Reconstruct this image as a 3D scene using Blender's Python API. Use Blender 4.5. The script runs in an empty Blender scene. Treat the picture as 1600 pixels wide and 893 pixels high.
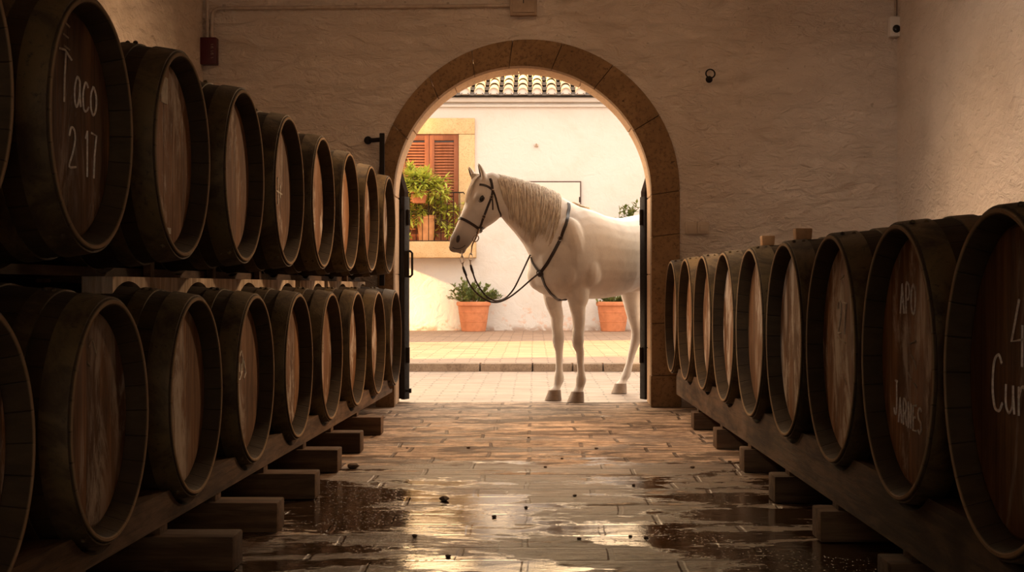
import bpy, bmesh, math, random
from mathutils import Vector, Matrix
from mathutils.bvhtree import BVHTree

R = math.radians
C = bpy.context.scene.collection
SC = bpy.context.scene

# ------------------------------------------------------------------ camera, world, sun, lights, exposure
FPX, VX, VY, EYE = 2250.0, 835.0, 447.0, 0.89      # focal length in px, vanishing point, eye height
cam_data = bpy.data.cameras.new('camera')
cam_data.sensor_width = 36.0
cam_data.lens = FPX / 1600.0 * 36.0
cam_data.shift_x = -(VX - 800.0) / 1600.0
cam_data.shift_y = (VY - 446.5) / 1600.0
cam_data.clip_start = 0.05
cam = bpy.data.objects.new('camera', cam_data)
C.objects.link(cam)
cam.location = (0, 0, EYE)
cam.rotation_euler = (R(90), 0, 0)
SC.camera = cam

world = bpy.data.worlds.new('sky')
SC.world = world
world.use_nodes = True
wn = world.node_tree
bg = wn.nodes['Background']
SKY_BASE, SKY_GLOW = 2.6, 7.5
# evening sky: warm all round, with an added golden glow beyond the house to light the arch
_tc = wn.nodes.new('ShaderNodeTexCoord'); _sp = wn.nodes.new('ShaderNodeSeparateXYZ')
wn.links.new(_tc.outputs['Generated'], _sp.inputs[0])
def _mr(sock, a, b, c=0.0, d=1.0):
    q = wn.nodes.new('ShaderNodeMapRange'); q.interpolation_type = 'SMOOTHSTEP'
    wn.links.new(sock, q.inputs['Value'])
    for k, v in zip(('From Min', 'From Max', 'To Min', 'To Max'), (a, b, c, d)): q.inputs[k].default_value = v
    return q.outputs['Result']
def _mul(a, b):
    q = wn.nodes.new('ShaderNodeMath'); q.operation = 'MULTIPLY'
    wn.links.new(a, q.inputs[0])
    if hasattr(b, 'node'): wn.links.new(b, q.inputs[1])
    else: q.inputs[1].default_value = b
    return q.outputs[0]
_g = _mul(_mul(_mr(_sp.outputs['Y'], 0.15, 0.75), _mr(_sp.outputs['Z'], 0.75, 0.25)), _mr(_sp.outputs['X'], 0.75, -0.1))
_mx = wn.nodes.new('ShaderNodeMix'); _mx.data_type = 'RGBA'
wn.links.new(_g, _mx.inputs['Factor'])
_mx.inputs['A'].default_value = (1.0, 0.88, 0.75, 1); _mx.inputs['B'].default_value = (1.0, 0.66, 0.34, 1)
wn.links.new(_mx.outputs['Result'], bg.inputs['Color'])
_ad = wn.nodes.new('ShaderNodeMath'); _ad.operation = 'ADD'
wn.links.new(_mul(_g, SKY_GLOW), _ad.inputs[0]); _ad.inputs[1].default_value = SKY_BASE
wn.links.new(_ad.outputs[0], bg.inputs['Strength'])

SUN_DIR = Vector((0.90, 0.22, -0.36)).normalized()    # the way the light travels
sd = bpy.data.lights.new('sun', 'SUN')
sd.energy = 25.0
sd.color = (1.0, 0.62, 0.24)
sd.angle = R(2.5)
sun = bpy.data.objects.new('sun', sd)
C.objects.link(sun)
sun.rotation_euler = SUN_DIR.to_track_quat('-Z', 'Y').to_euler()

ld = bpy.data.lights.new('rear_fill', 'AREA')   # added fill light behind the camera, with no real source there
ld.shape = 'RECTANGLE'; ld.size = 2.2; ld.size_y = 2.0
ld.energy = 0.8
ld.color = (1.0, 0.72, 0.50)
lo = bpy.data.objects.new('rear_fill', ld)
C.objects.link(lo)
lo.location = (0.2, -3.9, 2.6)
lo.rotation_euler = (R(78), 0, 0)

def ceiling_fill(y, w, l, power, x=0.0):      # added fill over the aisle, above the frame
    d_ = bpy.data.lights.new('ceiling_fill', 'AREA')
    d_.shape = 'RECTANGLE'; d_.size = w; d_.size_y = l
    d_.energy = power; d_.color = (1.0, 0.66, 0.38)
    o_ = bpy.data.objects.new('ceiling_fill', d_)
    C.objects.link(o_)
    o_.location = (x, y, 3.56)
    return o_
ceiling_fill(8.4, 2.4, 2.2, 16.0)
wl_ = bpy.data.lights.new('right_wall_fill', 'AREA')      # added area light brightening the right wall; no window there
wl_.shape = 'RECTANGLE'; wl_.size = .7; wl_.size_y = .5; wl_.energy = 16.0; wl_.color = (1.0, 0.84, 0.70); wl_.spread = R(50)
wo_ = bpy.data.objects.new('right_wall_fill', wl_); C.objects.link(wo_)
wo_.location = (-2.38, 5.2, 3.3)
wo_.rotation_euler = (Vector((2.67, 8.4, 1.2)) - wo_.location).to_track_quat('-Z', 'Y').to_euler()

def barrel_fill_spot(loc, aim, power, cone):          # added unseen spots, above the frame, that brighten the barrel heads
    d_ = bpy.data.lights.new('barrel_fill_spot', 'SPOT')
    d_.energy = power; d_.color = (1.0, 0.64, 0.36)
    d_.spot_size = R(cone); d_.spot_blend = 1.0; d_.shadow_soft_size = 0.16
    o_ = bpy.data.objects.new('barrel_fill_spot', d_)
    C.objects.link(o_)
    o_.location = loc
    o_.rotation_euler = (Vector(aim) - Vector(loc)).to_track_quat('-Z', 'Y').to_euler()
barrel_fill_spot((2.30, 10.0, 3.25), (-1.1, 8.1, 0.75), 720.0, 70)
barrel_fill_spot((-2.10, 10.0, 3.25), (1.0, 8.2, 0.55), 520.0, 66)

def horse_fill(loc, power, col):               # added unseen fill lights either side of the gate, brightening the horse
    d_ = bpy.data.lights.new('horse_fill', 'POINT')
    d_.energy = power; d_.color = col; d_.shadow_soft_size = 0.14
    o_ = bpy.data.objects.new('horse_fill', d_)
    C.objects.link(o_); o_.location = loc
horse_fill((2.35, 11.95, 1.9), 60.0, (1.0, 0.70, 0.40))
horse_fill((-2.3, 11.9, 2.2), 45.0, (1.0, 0.78, 0.55))

vs = SC.view_settings
vs.view_transform = 'Standard'
vs.look = 'None'
vs.gamma = 1.0
vs.use_curve_mapping = False
vs.exposure = 0.25
SC.cycles.max_bounces = 8
SC.cycles.diffuse_bounces = 6

# ------------------------------------------------------------------ helpers
def P(px, py, Y):
    return Vector(((px - VX) * Y / FPX, Y, EYE - (py - VY) * Y / FPX))

def mesh_ob(name, verts, faces, mat, parent=None, smooth=False, sharp=None):
    me = bpy.data.meshes.new(name)
    me.from_pydata([tuple(v) for v in verts], [], faces)
    me.update()
    o = bpy.data.objects.new(name, me)
    C.objects.link(o)
    if mat is not None:
        me.materials.append(mat)
    if smooth:
        me.polygons.foreach_set('use_smooth', [True] * len(me.polygons))
        if sharp:
            me.set_sharp_from_angle(angle=R(sharp))
    if parent is not None:
        o.parent = parent
    return o

class MB:
    """collects shapes into one mesh"""
    def __init__(s):
        s.v = []; s.f = []
    def add(s, v, f):
        b = len(s.v)
        s.v += [tuple(x) for x in v]
        s.f += [tuple(i + b for i in q) for q in f]
    def box(s, c, d, bev=0.0, rot=None, taper=None):
        bm = bmesh.new()
        bmesh.ops.create_cube(bm, size=1.0)
        for v in bm.verts:
            k = 1.0
            if taper and v.co.z < 0: k = taper
            v.co = Vector((v.co.x * d[0] * k, v.co.y * d[1] * k, v.co.z * d[2]))
        if bev > 0:
            bmesh.ops.bevel(bm, geom=list(bm.edges), offset=bev, segments=2, affect='EDGES', profile=0.6)
        M = Matrix.Translation(Vector(c)) @ (rot if rot is not None else Matrix.Identity(4))
        bm.verts.ensure_lookup_table()
        s.add([M @ v.co for v in bm.verts], [[v.index for v in f.verts] for f in bm.faces])
        bm.free()
    def tube(s, pts, rad, n=8, cap=True, flat=None, closed=False):
        pts = [Vector(p) for p in pts]
        m = len(pts)
        rr = rad if isinstance(rad, (list, tuple)) else [rad] * m
        up = None
        vs_, fs = [], []
        for i, p in enumerate(pts):
            if closed:
                t = pts[(i + 1) % m] - pts[i - 1]
            else:
                t = pts[min(i + 1, m - 1)] - pts[max(i - 1, 0)]
            t.normalize()
            if up is None:
                up = Vector((0, 0, 1)) if abs(t.z) < 0.9 else Vector((1, 0, 0))
            a = up - t * up.dot(t)
            if a.length < 1e-5: a = t.orthogonal()
            a.normalize(); up = a
            b = t.cross(a)
            if flat: aa, bb = flat[0][i], flat[1][i]
            for k in range(n):
                an = 2 * math.pi * k / n
                vs_.append(p + (a * math.cos(an) + b * math.sin(an)) * rr[i])
        for i in range(m if closed else m - 1):
            j = (i + 1) % m
            for k in range(n):
                k2 = (k + 1) % n
                fs.append((i * n + k, i * n + k2, j * n + k2, j * n + k))
        if cap and not closed:
            fs.append(tuple(range(n - 1, -1, -1)))
            fs.append(tuple((m - 1) * n + k for k in range(n)))
        s.add(vs_, fs)
    def strap(s, pts, nrm, w, th):
        """flat band along pts; nrm = outward normals"""
        m = len(pts); vs_, fs = [], []
        for i in range(m):
            t = (Vector(pts[min(i + 1, m - 1)]) - Vector(pts[max(i - 1, 0)])).normalized()
            n = Vector(nrm[i]); n = (n - t * n.dot(t)).normalized()
            b = t.cross(n)
            for (x, y) in ((-w / 2, 0), (-w * .42, th), (w * .42, th), (w / 2, 0), (w * .42, -th), (-w * .42, -th)):
                vs_.append(Vector(pts[i]) + b * x + n * y)
        for i in range(m - 1):
            for k in range(6):
                k2 = (k + 1) % 6
                fs.append((i * 6 + k, (i + 1) * 6 + k, (i + 1) * 6 + k2, i * 6 + k2))
        fs.append((0, 1, 2, 3, 4, 5)); fs.append(tuple((m - 1) * 6 + k for k in (5, 4, 3, 2, 1, 0)))
        s.add(vs_, fs)
    def ellipsoid(s, c, r, M=None, nu=16, nv=10):
        vs_, fs = [], []
        M = M or Matrix.Identity(3)
        for j in range(nv + 1):
            ph = math.pi * j / nv
            for i in range(nu):
                th = 2 * math.pi * i / nu
                vs_.append(Vector(c) + M @ Vector((r[0] * math.sin(ph) * math.cos(th), r[1] * math.sin(ph) * math.sin(th), r[2] * math.cos(ph))))
        for j in range(nv):
            for i in range(nu):
                i2 = (i + 1) % nu
                fs.append((j * nu + i, (j + 1) * nu + i, (j + 1) * nu + i2, j * nu + i2))
        s.add(vs_, fs)
    def loft(s, secs, n=24, cap=True):
        """secs: (center, e1, e2, r1pos, r1neg, r2, power)"""
        vs_, fs = [], []
        for (c, e1, e2, rp, rn, r2, pw) in secs:
            for k in range(n):
                a = 2 * math.pi * k / n
                co, si = math.cos(a), math.sin(a)
                x = math.copysign(abs(co) ** pw, co) * (rp if co > 0 else rn)
                y = math.copysign(abs(si) ** pw, si) * r2
                vs_.append(Vector(c) + Vector(e1) * x + Vector(e2) * y)
        m = len(secs)
        for i in range(m - 1):
            for k in range(n):
                k2 = (k + 1) % n
                fs.append((i * n + k, i * n + k2, (i + 1) * n + k2, (i + 1) * n + k))
        if cap:
            fs.append(tuple(range(n - 1, -1, -1)))
            fs.append(tuple((m - 1) * n + k for k in range(n)))
        s.add(vs_, fs)
    def lathe(s, prof, n=48, M=None, closed=False):
        """prof: (radius, height) about local z; M places it"""
        M = M or Matrix.Identity(4)
        vs_, fs = [], []
        for (r, h) in prof:
            for k in range(n):
                a = 2 * math.pi * k / n
                vs_.append(M @ Vector((r * math.cos(a), r * math.sin(a), h)))
        m = len(prof)
        for i in range(m if closed else m - 1):
            j = (i + 1) % m
            for k in range(n):
                k2 = (k + 1) % n
                fs.append((i * n + k, i * n + k2, j * n + k2, j * n + k))
        if not closed:
            if prof[0][0] > 1e-6: fs.append(tuple(range(n - 1, -1, -1)))
            if prof[-1][0] > 1e-6: fs.append(tuple((m - 1) * n + k for k in range(n)))
        s.add(vs_, fs)
    def build(s, name, mat, parent=None, smooth=False, sharp=None):
        return mesh_ob(name, s.v, s.f, mat, parent, smooth, sharp)

def tag(o, label=None, cat=None, group=None, kind=None):
    if label: o['label'] = label
    if cat: o['category'] = cat
    if group: o['group'] = group
    if kind: o['kind'] = kind
    return o

def empty(name, loc=(0, 0, 0), rz=0.0):
    o = bpy.data.objects.new(name, None)
    o.empty_display_size = 0.1
    C.objects.link(o)
    o.location = loc
    o.rotation_euler = (0, 0, rz)
    return o

def copy_tree(o, parent=None):
    c = o.copy()
    C.objects.link(c)
    if parent is not None: c.parent = parent
    for ch in list(o.children):
        copy_tree(ch, c)
    return c

def struct(o, label=None):
    o['kind'] = 'structure'
    if label: o['label'] = label
    return o

# ------------------------------------------------------------------ materials
class NT:
    def __init__(s, name):
        s.m = bpy.data.materials.new(name); s.m.use_nodes = True
        s.t = s.m.node_tree; s.n = s.t.nodes; s.l = s.t.links
        s.b = s.n['Principled BSDF']
        s.co = s.n.new('ShaderNodeTexCoord')
    def link(s, a, b): s.l.new(a, b)
    def val(s, sock, v):
        if hasattr(v, 'node'): s.l.new(v, sock)
        else: sock.default_value = v
    def obj(s): return s.co.outputs['Object']
    def geo(s):
        g = s.n.new('ShaderNodeNewGeometry'); return g.outputs['Position']
    def rnd(s):
        g = s.n.new('ShaderNodeObjectInfo'); return g.outputs['Random']
    def loc(s):
        g = s.n.new('ShaderNodeObjectInfo'); return g.outputs['Location']
    def mapping(s, vec, scale=(1, 1, 1), loc=(0, 0, 0)):
        m = s.n.new('ShaderNodeMapping')
        s.link(vec, m.inputs['Vector'])
        m.inputs['Scale'].default_value = scale
        s.val(m.inputs['Location'], loc)
        return m.outputs['Vector']
    def noise(s, vec, scale, detail=4, rough=0.55, dist=0.0):
        t = s.n.new('ShaderNodeTexNoise')
        s.link(vec, t.inputs['Vector'])
        t.inputs['Scale'].default_value = scale; t.inputs['Detail'].default_value = detail
        t.inputs['Roughness'].default_value = rough; t.inputs['Distortion'].default_value = dist
        return t.outputs['Fac']
    def voro(s, vec, scale, feature='F1'):
        t = s.n.new('ShaderNodeTexVoronoi'); t.feature = feature
        s.link(vec, t.inputs['Vector']); t.inputs['Scale'].default_value = scale
        return t.outputs['Distance']
    def ramp(s, fac, stops):
        r = s.n.new('ShaderNodeValToRGB')
        s.link(fac, r.inputs['Fac'])
        e = r.color_ramp.elements
        while len(e) < len(stops): e.new(0.5)
        for i, (p, c) in enumerate(stops):
            e[i].position = p
            e[i].color = (*c, 1) if len(c) == 3 else c
        return r.outputs['Color']
    def sm(s, fac, lo, hi, a=0.0, b=1.0):
        r = s.n.new('ShaderNodeMapRange'); r.interpolation_type = 'SMOOTHSTEP'
        s.link(fac, r.inputs['Value'])
        r.inputs['From Min'].default_value = lo; r.inputs['From Max'].default_value = hi
        r.inputs['To Min'].default_value = a; r.inputs['To Max'].default_value = b
        return r.outputs['Result']
    def mix(s, fac, a, b, mode='MIX'):
        m = s.n.new('ShaderNodeMix'); m.data_type = 'RGBA'; m.blend_type = mode
        s.val(m.inputs['Factor'], fac)
        s.val(m.inputs['A'], (*a, 1) if isinstance(a, tuple) and len(a) == 3 else a)
        s.val(m.inputs['B'], (*b, 1) if isinstance(b, tuple) and len(b) == 3 else b)
        return m.outputs['Result']
    def math(s, op, a, b=0.0, c=0.0):
        m = s.n.new('ShaderNodeMath'); m.operation = op
        s.val(m.inputs[0], a); s.val(m.inputs[1], b); s.val(m.inputs[2], c)
        return m.outputs[0]
    def sep(s, vec):
        q = s.n.new('ShaderNodeSeparateXYZ'); s.link(vec, q.inputs[0]); return q.outputs
    def comb(s, x, y, z):
        q = s.n.new('ShaderNodeCombineXYZ')
        for i, v in enumerate((x, y, z)): s.val(q.inputs[i], v)
        return q.outputs[0]
    def bump(s, h, strength=0.3, dist=0.02, normal=None):
        b = s.n.new('ShaderNodeBump')
        s.link(h, b.inputs['Height'])
        s.val(b.inputs['Strength'], strength); b.inputs['Distance'].default_value = dist
        if normal is not None: s.link(normal, b.inputs['Normal'])
        return b.outputs['Normal']
    def done(s, color=None, rough=None, normal=None, metal=None, spec=None):
        if color is not None: s.val(s.b.inputs['Base Color'], (*color, 1) if isinstance(color, tuple) and len(color) == 3 else color)
        if rough is not None: s.val(s.b.inputs['Roughness'], rough)
        if metal is not None: s.val(s.b.inputs['Metallic'], metal)
        if spec is not None: s.b.inputs['Specular IOR Level'].default_value = spec
        if normal is not None: s.link(normal, s.b.inputs['Normal'])
        return s.m

M = {}
def m_plaster(name, col, dark, rel=1.0, dirt=0.35):
    t = NT(name); g = t.geo()
    big = t.noise(t.mapping(g, (1, 1, 1.6)), 1.3, 6, 0.6, 0.4)
    mid = t.noise(t.mapping(g, (1, 1, 2.2)), 7, 6, 0.6, 1.2)
    fine = t.noise(g, 60, 4, 0.6)
    pit = t.sm(t.voro(g, 11), 0.03, 0.09)
    crack = t.sm(t.voro(t.mapping(g, (1, 1, 1.7)), 1.7, 'DISTANCE_TO_EDGE'), 0.0, 0.012)
    c = t.mix(t.sm(big, 0.4, 0.75, 0, dirt), col, dark)
    spots = t.sm(t.noise(g, 24, 2, 0.5), 0.70, 0.78, 0, 0.55)
    c = t.mix(spots, c, (dark[0] * .55, dark[1] * .5, dark[2] * .45))
    h = t.math('ADD', t.math('MULTIPLY', mid, 1.0), t.math('MULTIPLY', fine, 0.12))
    h = t.math('ADD', h, t.math('MULTIPLY', big, 1.2))
    n = t.bump(h, 0.85 * rel, 0.06)
    return t.done(c, 0.85, n, spec=0.2)
M['plaster_in'] = m_plaster('cellar_plaster', (0.70, 0.57, 0.46), (0.52, 0.40, 0.30), 1.0, 0.6)
M['plaster_out'] = m_plaster('whitewashed_plaster', (0.84, 0.77, 0.70), (0.74, 0.60, 0.47), 0.45, 0.4)

def m_farwall():
    t = NT('courtyard_whitewash'); g = t.geo(); x, y, z = t.sep(g)
    big = t.noise(t.mapping(g, (1, 1, 1.4)), 0.9, 6, 0.6, 0.4)
    mid = t.noise(g, 5, 6, 0.6, 1.0)
    c = t.mix(t.sm(big, 0.42, 0.75, 0, 0.4), (0.60, 0.56, 0.52), (0.52, 0.43, 0.35))
    low = t.sm(z, 0.08, 1.3, 1, 0)
    st = t.sm(t.math('ADD', t.noise(g, 4.5, 7, 0.7), t.math('MULTIPLY', low, 0.13)), 0.66, 0.76, 0, 0.6)
    c = t.mix(st, c, (0.62, 0.36, 0.24))
    c = t.mix(t.math('MULTIPLY', t.sm(z, 0.08, 0.22, 1, 0), t.sm(mid, 0.4, 0.6, 0.1, 0.8)), c, (0.28, 0.17, 0.11))
    n = t.bump(t.math('ADD', mid, big), 0.3, 0.05)
    return t.done(c, 0.9, n, spec=0.15)
M['farwall'] = m_farwall()

def m_stone(name, a, b, dk, scale=1.0, pits=1.0):
    t = NT(name); g = t.geo()
    big = t.noise(g, 2.2 * scale, 5, 0.6, 0.5)
    fine = t.noise(g, 45 * scale, 5, 0.7)
    c = t.mix(t.sm(big, 0.35, 0.7), a, b)
    c = t.mix(t.sm(fine, 0.48, 0.66, 0, 0.7), c, dk)
    pit = t.sm(t.noise(g, 22 * scale, 3, 0.6), 0.66, 0.72, 0, 0.8 * pits)
    c = t.mix(pit, c, (dk[0] * .35, dk[1] * .35, dk[2] * .35))
    h = t.math('SUBTRACT', t.math('ADD', t.math('MULTIPLY', fine, .4), big), t.math('MULTIPLY', pit, .7))
    return t.done(c, 0.82, t.bump(h, 0.5, 0.02), spec=0.25)
M['arch_stone'] = m_stone('weathered_sandstone', (0.29, 0.165, 0.075), (0.20, 0.11, 0.048), (0.11, 0.058, 0.026))
M['reveal_stone'] = m_stone('daylit_sandstone', (0.60, 0.41, 0.25), (0.50, 0.32, 0.18), (0.34, 0.20, 0.11), 1.0, 0.4)  # outdoor light on the reveal is put into this paler stone colour
M['ochre_stone'] = m_stone('ochre_limestone', (0.60, 0.42, 0.23), (0.54, 0.35, 0.17), (0.38, 0.23, 0.105), 1.0, 0.3)
M['curb_stone'] = m_stone('curb_granite', (0.26, 0.19, 0.135), (0.16, 0.11, 0.075), (0.07, 0.045, 0.03), 2.6, 1.0)

def m_floor():
    t = NT('worn_wet_flagstones'); g = t.geo(); x, y, z = t.sep(g)
    wob = t.noise(g, 1.5, 2)
    v = t.comb(t.math('ADD', x, t.math('MULTIPLY', wob, 0.06)), t.math('ADD', y, t.math('MULTIPLY', wob, 0.05)), 0.0)
    br = t.n.new('ShaderNodeTexBrick')
    t.link(v, br.inputs['Vector'])
    br.inputs['Color1'].default_value = (0.70, 0.51, 0.37, 1); br.inputs['Color2'].default_value = (0.54, 0.37, 0.25, 1)
    br.inputs['Mortar'].default_value = (0.07, 0.042, 0.026, 1)
    br.inputs['Scale'].default_value = 1.0; br.inputs['Mortar Size'].default_value = 0.014
    br.inputs['Mortar Smooth'].default_value = 0.6
    br.inputs['Brick Width'].default_value = 0.50; br.inputs['Row Height'].default_value = 0.235
    br.offset = 0.43; br.squash = 1.3; br.squash_frequency = 3
    dirt = t.noise(t.mapping(g, (0.55, 1.3, 1)), 3.4, 9, 0.74, 0.5)
    fm = t.noise(t.mapping(g, (1, 1.6, 1)), 9, 7, 0.72, 0.4)
    c = t.mix(t.sm(fm, 0.40, 0.58, 0, 0.75), br.outputs['Color'], (0.24, 0.15, 0.10))
    c = t.mix(t.sm(dirt, 0.48, 0.55, 0, 0.9), c, (0.085, 0.047, 0.025))
    speck = t.noise(g, 38, 4, 0.7)
    c = t.mix(t.sm(speck, 0.56, 0.68, 0, 0.65), c, (0.10, 0.06, 0.036))
    # puddle zone, wetter towards the room's middle length and the right-hand row
    zone = t.math('MULTIPLY', t.sm(y, 3.6, 4.9), t.sm(y, 6.5, 7.7, 1, 0))
    zone = t.math('ADD', zone, t.math('MULTIPLY', t.sm(x, 0.1, 1.2, 0, 0.5), zone))
    zl = t.math('MULTIPLY', t.math('MULTIPLY', t.sm(x, -1.15, -0.85), t.sm(x, -0.25, 0.05, 1, 0)), t.math('MULTIPLY', t.sm(y, 4.1, 4.5), t.sm(y, 6.2, 6.8, 1, 0)))
    wn_ = t.noise(t.mapping(g, (0.62, 1.25, 1), (3.1, 1.7, 0)), 1.7, 9, 0.66, 0.3)
    wn_ = t.math('ADD', wn_, t.math('MULTIPLY', t.math('SUBTRACT', fm, 0.5), 0.22))
    wet = t.sm(t.math('ADD', wn_, t.math('ADD', t.math('MULTIPLY', zone, 0.13), t.math('MULTIPLY', zl, 0.05))), 0.62, 0.68)
    dn = t.noise(t.mapping(g, (0.5, 1.6, 1), (9.0, 4.0, 0)), 2.2, 7, 0.62, 0.4)
    fmc = t.math('MULTIPLY', t.math('SUBTRACT', fm, 0.5), 0.42)
    dn = t.math('ADD', dn, fmc)
    damp = t.math('MULTIPLY', t.sm(t.math('ADD', dn, t.math('MULTIPLY', zone, 0.16)), 0.50, 0.60), t.sm(y, 7.0, 9.5, 1, 0.3))
    c = t.mix(t.math('MULTIPLY', damp, 0.78), c, (0.10, 0.056, 0.028))
    c = t.mix(t.math('MULTIPLY', wet, 0.86), c, (0.028, 0.014, 0.007))
    rough = t.math('SUBTRACT', 0.66, t.math('ADD', t.math('MULTIPLY', damp, 0.24), t.math('MULTIPLY', zl, 0.24)))
    mx = t.n.new('ShaderNodeMix'); mx.data_type = 'FLOAT'
    t.link(wet, mx.inputs['Factor']); t.link(rough, mx.inputs['A']); mx.inputs['B'].default_value = 0.045
    h = t.math('ADD', t.math('MULTIPLY', br.outputs['Fac'], -0.7), t.math('MULTIPLY', dirt, 0.8))
    h = t.math('ADD', h, t.math('MULTIPLY', fm, 1.5))
    h = t.math('ADD', h, t.math('MULTIPLY', speck, 0.30))
    dry = t.math('SUBTRACT', 1.0, t.math('MULTIPLY', wet, 0.93))
    n = t.bump(h, t.math('MULTIPLY', dry, 0.7), 0.022)
    # scattered drops around the puddles
    drops = t.sm(t.voro(g, 46), 0.16, 0.30, 1, 0)
    dmask = t.math('MULTIPLY', drops, t.math('MULTIPLY', zone, t.sm(t.noise(g, 1.9, 3), 0.45, 0.6)))
    n = t.bump(dmask, 0.5, 0.008, n)
    t.link(t.math('ADD', 0.18, t.math('ADD', t.math('MULTIPLY', damp, 0.15), t.math('MULTIPLY', wet, 0.35))), t.b.inputs['Specular IOR Level'])
    return t.done(c, mx.outputs['Result'], n)
M['floor'] = m_floor()

def m_pavers(name, c1, c2, mort, w, h, rough=0.7, gloss=False):
    t = NT(name); g = t.geo(); x, y, z = t.sep(g)
    wob = t.noise(g, 2.0, 3)
    v = t.comb(t.math('ADD', x, t.math('MULTIPLY', wob, 0.05)), t.math('ADD', y, t.math('MULTIPLY', wob, 0.05)), 0.0)
    br = t.n.new('ShaderNodeTexBrick')
    t.link(v, br.inputs['Vector'])
    br.inputs['Color1'].default_value = (*c1, 1); br.inputs['Color2'].default_value = (*c2, 1); br.inputs['Mortar'].default_value = (*mort, 1)
    br.inputs['Scale'].default_value = 1; br.inputs['Mortar Size'].default_value = 0.009; br.inputs['Mortar Smooth'].default_value = 0.5
    br.inputs['Brick Width'].default_value = w; br.inputs['Row Height'].default_value = h
    br.inputs['Bias'].default_value = -0.1
    d = t.noise(t.mapping(g, (0.6, 1.3, 1)), 3.0, 7, 0.68)
    c = t.mix(t.sm(d, 0.42, 0.72, 0, 0.6), br.outputs['Color'], mort)
    hh = t.math('ADD', t.math('MULTIPLY', br.outputs['Fac'], -1.4), d)
    return t.done(c, t.sm(d, .3, .7, rough, rough - (.25 if gloss else .05)), t.bump(hh, 0.5, 0.015), spec=0.4)
M['yard'] = m_pavers('courtyard_brick_paving', (0.25, 0.168, 0.122), (0.165, 0.105, 0.073), (0.05, 0.031, 0.02), 0.30, 0.13, 0.6, True)
M['walk'] = m_pavers('sidewalk_brick_paving', (0.31, 0.20, 0.135), (0.235, 0.146, 0.092), (0.12, 0.072, 0.045), 0.34, 0.17, 0.75)

def m_wood(name, a, b, dk, axis='z', rough=0.6, mould=0.0, planks=0.0, scale=1.0, rndv=0.5):
    """a plank-wood; grain along axis, per object variation"""
    t = NT(name); o = t.obj(); rnd = t.rnd()
    off = t.comb(t.math('MULTIPLY', rnd, 37.0), t.math('MULTIPLY', rnd, 11.0), t.math('MULTIPLY', rnd, 23.0))
    va = t.n.new('ShaderNodeVectorMath'); va.operation = 'ADD'
    t.link(o, va.inputs[0]); t.link(off, va.inputs[1])
    p = va.outputs[0]
    sc = {'x': (0.08, 1, 1), 'y': (1, 0.08, 1), 'z': (1, 1, 0.08)}[axis]
    grain = t.noise(t.mapping(p, sc), 26 * scale, 6, 0.65, 0.3)
    big = t.noise(t.mapping(p, tuple(0.4 if q < 1 else 1 for q in sc)), 4.5, 5, 0.6, 0.6)
    c = t.mix(t.sm(grain, 0.38, 0.60), a, b)
    streak = t.noise(t.mapping(p, tuple(q * (0.5 if q < 1 else 1) for q in sc)), 60 * scale, 4, 0.7)
    c = t.mix(t.sm(streak, 0.52, 0.70, 0, 0.55), c, dk)
    c = t.mix(t.sm(big, 0.44, 0.72, 0, 0.75), c, dk)
    h = grain
    if planks:
        x, y, z = t.sep(o)
        u = t.math('ADD', t.math('DIVIDE', x, planks), 0.5)
        fr = t.math('FRACT', u)
        edge = t.math('ABSOLUTE', t.math('SUBTRACT', fr, 0.5))
        seam = t.sm(edge, 0.478, 0.5)
        idv = t.math('FRACT', t.math('MULTIPLY', t.math('SINE', t.math('MULTIPLY', t.math('ADD', t.math('FLOOR', u), t.math('MULTIPLY', rnd, 17.0)), 12.9898)), 43758.5))
        c = t.mix(t.math('MULTIPLY', idv, 0.60), c, dk)
        c = t.mix(t.math('MULTIPLY', seam, 0.85), c, (dk[0] * .3, dk[1] * .3, dk[2] * .3))
        h = t.math('SUBTRACT', h, t.math('MULTIPLY', seam, 1.6))
    if mould:
        sm_ = t.noise(t.mapping(p, (1, 1, 0.35)), 6.5, 8, 0.72, 0.7)
        z = t.sep(o)[2]
        patch = t.noise(t.mapping(p, (1, 1, 0.6)), 2.2, 3, 0.5)
        k = t.math('MULTIPLY', t.sm(sm_, 0.47, 0.62), t.sm(t.math('ADD', patch, t.math('MULTIPLY', rnd, 0.26)), 0.50, 0.64))
        c = t.mix(t.math('MULTIPLY', k, mould), c, (0.50, 0.42, 0.34))
    rv = t.math('ADD', 1.0 - rndv * .5, t.math('MULTIPLY', rnd, rndv))
    hs = t.n.new('ShaderNodeHueSaturation')
    t.link(c, hs.inputs['Color']); t.link(rv, hs.inputs['Value'])
    return t.done(hs.outputs['Color'], t.sm(big, .3, .7, rough, rough + .2), t.bump(h, 0.5, 0.008), spec=0.18)
M['head_wood'] = m_wood('oak_barrel_head', (0.27, 0.125, 0.048), (0.165, 0.072, 0.026), (0.055, 0.025, 0.011), 'z', 0.6, 0.75, 0.105)
M['beam_wood'] = m_wood('old_rail_timber', (0.095, 0.052, 0.026), (0.048, 0.025, 0.012), (0.018, 0.010, 0.006), 'y', 0.7)
M['pale_plank'] = m_wood('limewashed_plank', (0.56, 0.43, 0.31), (0.34, 0.24, 0.155), (0.07, 0.042, 0.024), 'z', 0.75, 0.4, 0.0, 0.7)
M['block_wood'] = m_wood('sleeper_timber', (0.12, 0.068, 0.034), (0.075, 0.040, 0.020), (0.03, 0.017, 0.009), 'x', 0.7)
M['shutter'] = m_wood('painted_shutter_wood', (0.27, 0.095, 0.045), (0.23, 0.078, 0.036), (0.17, 0.055, 0.026), 'z', 0.5, 0, 0, 1, 0.1)

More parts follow.
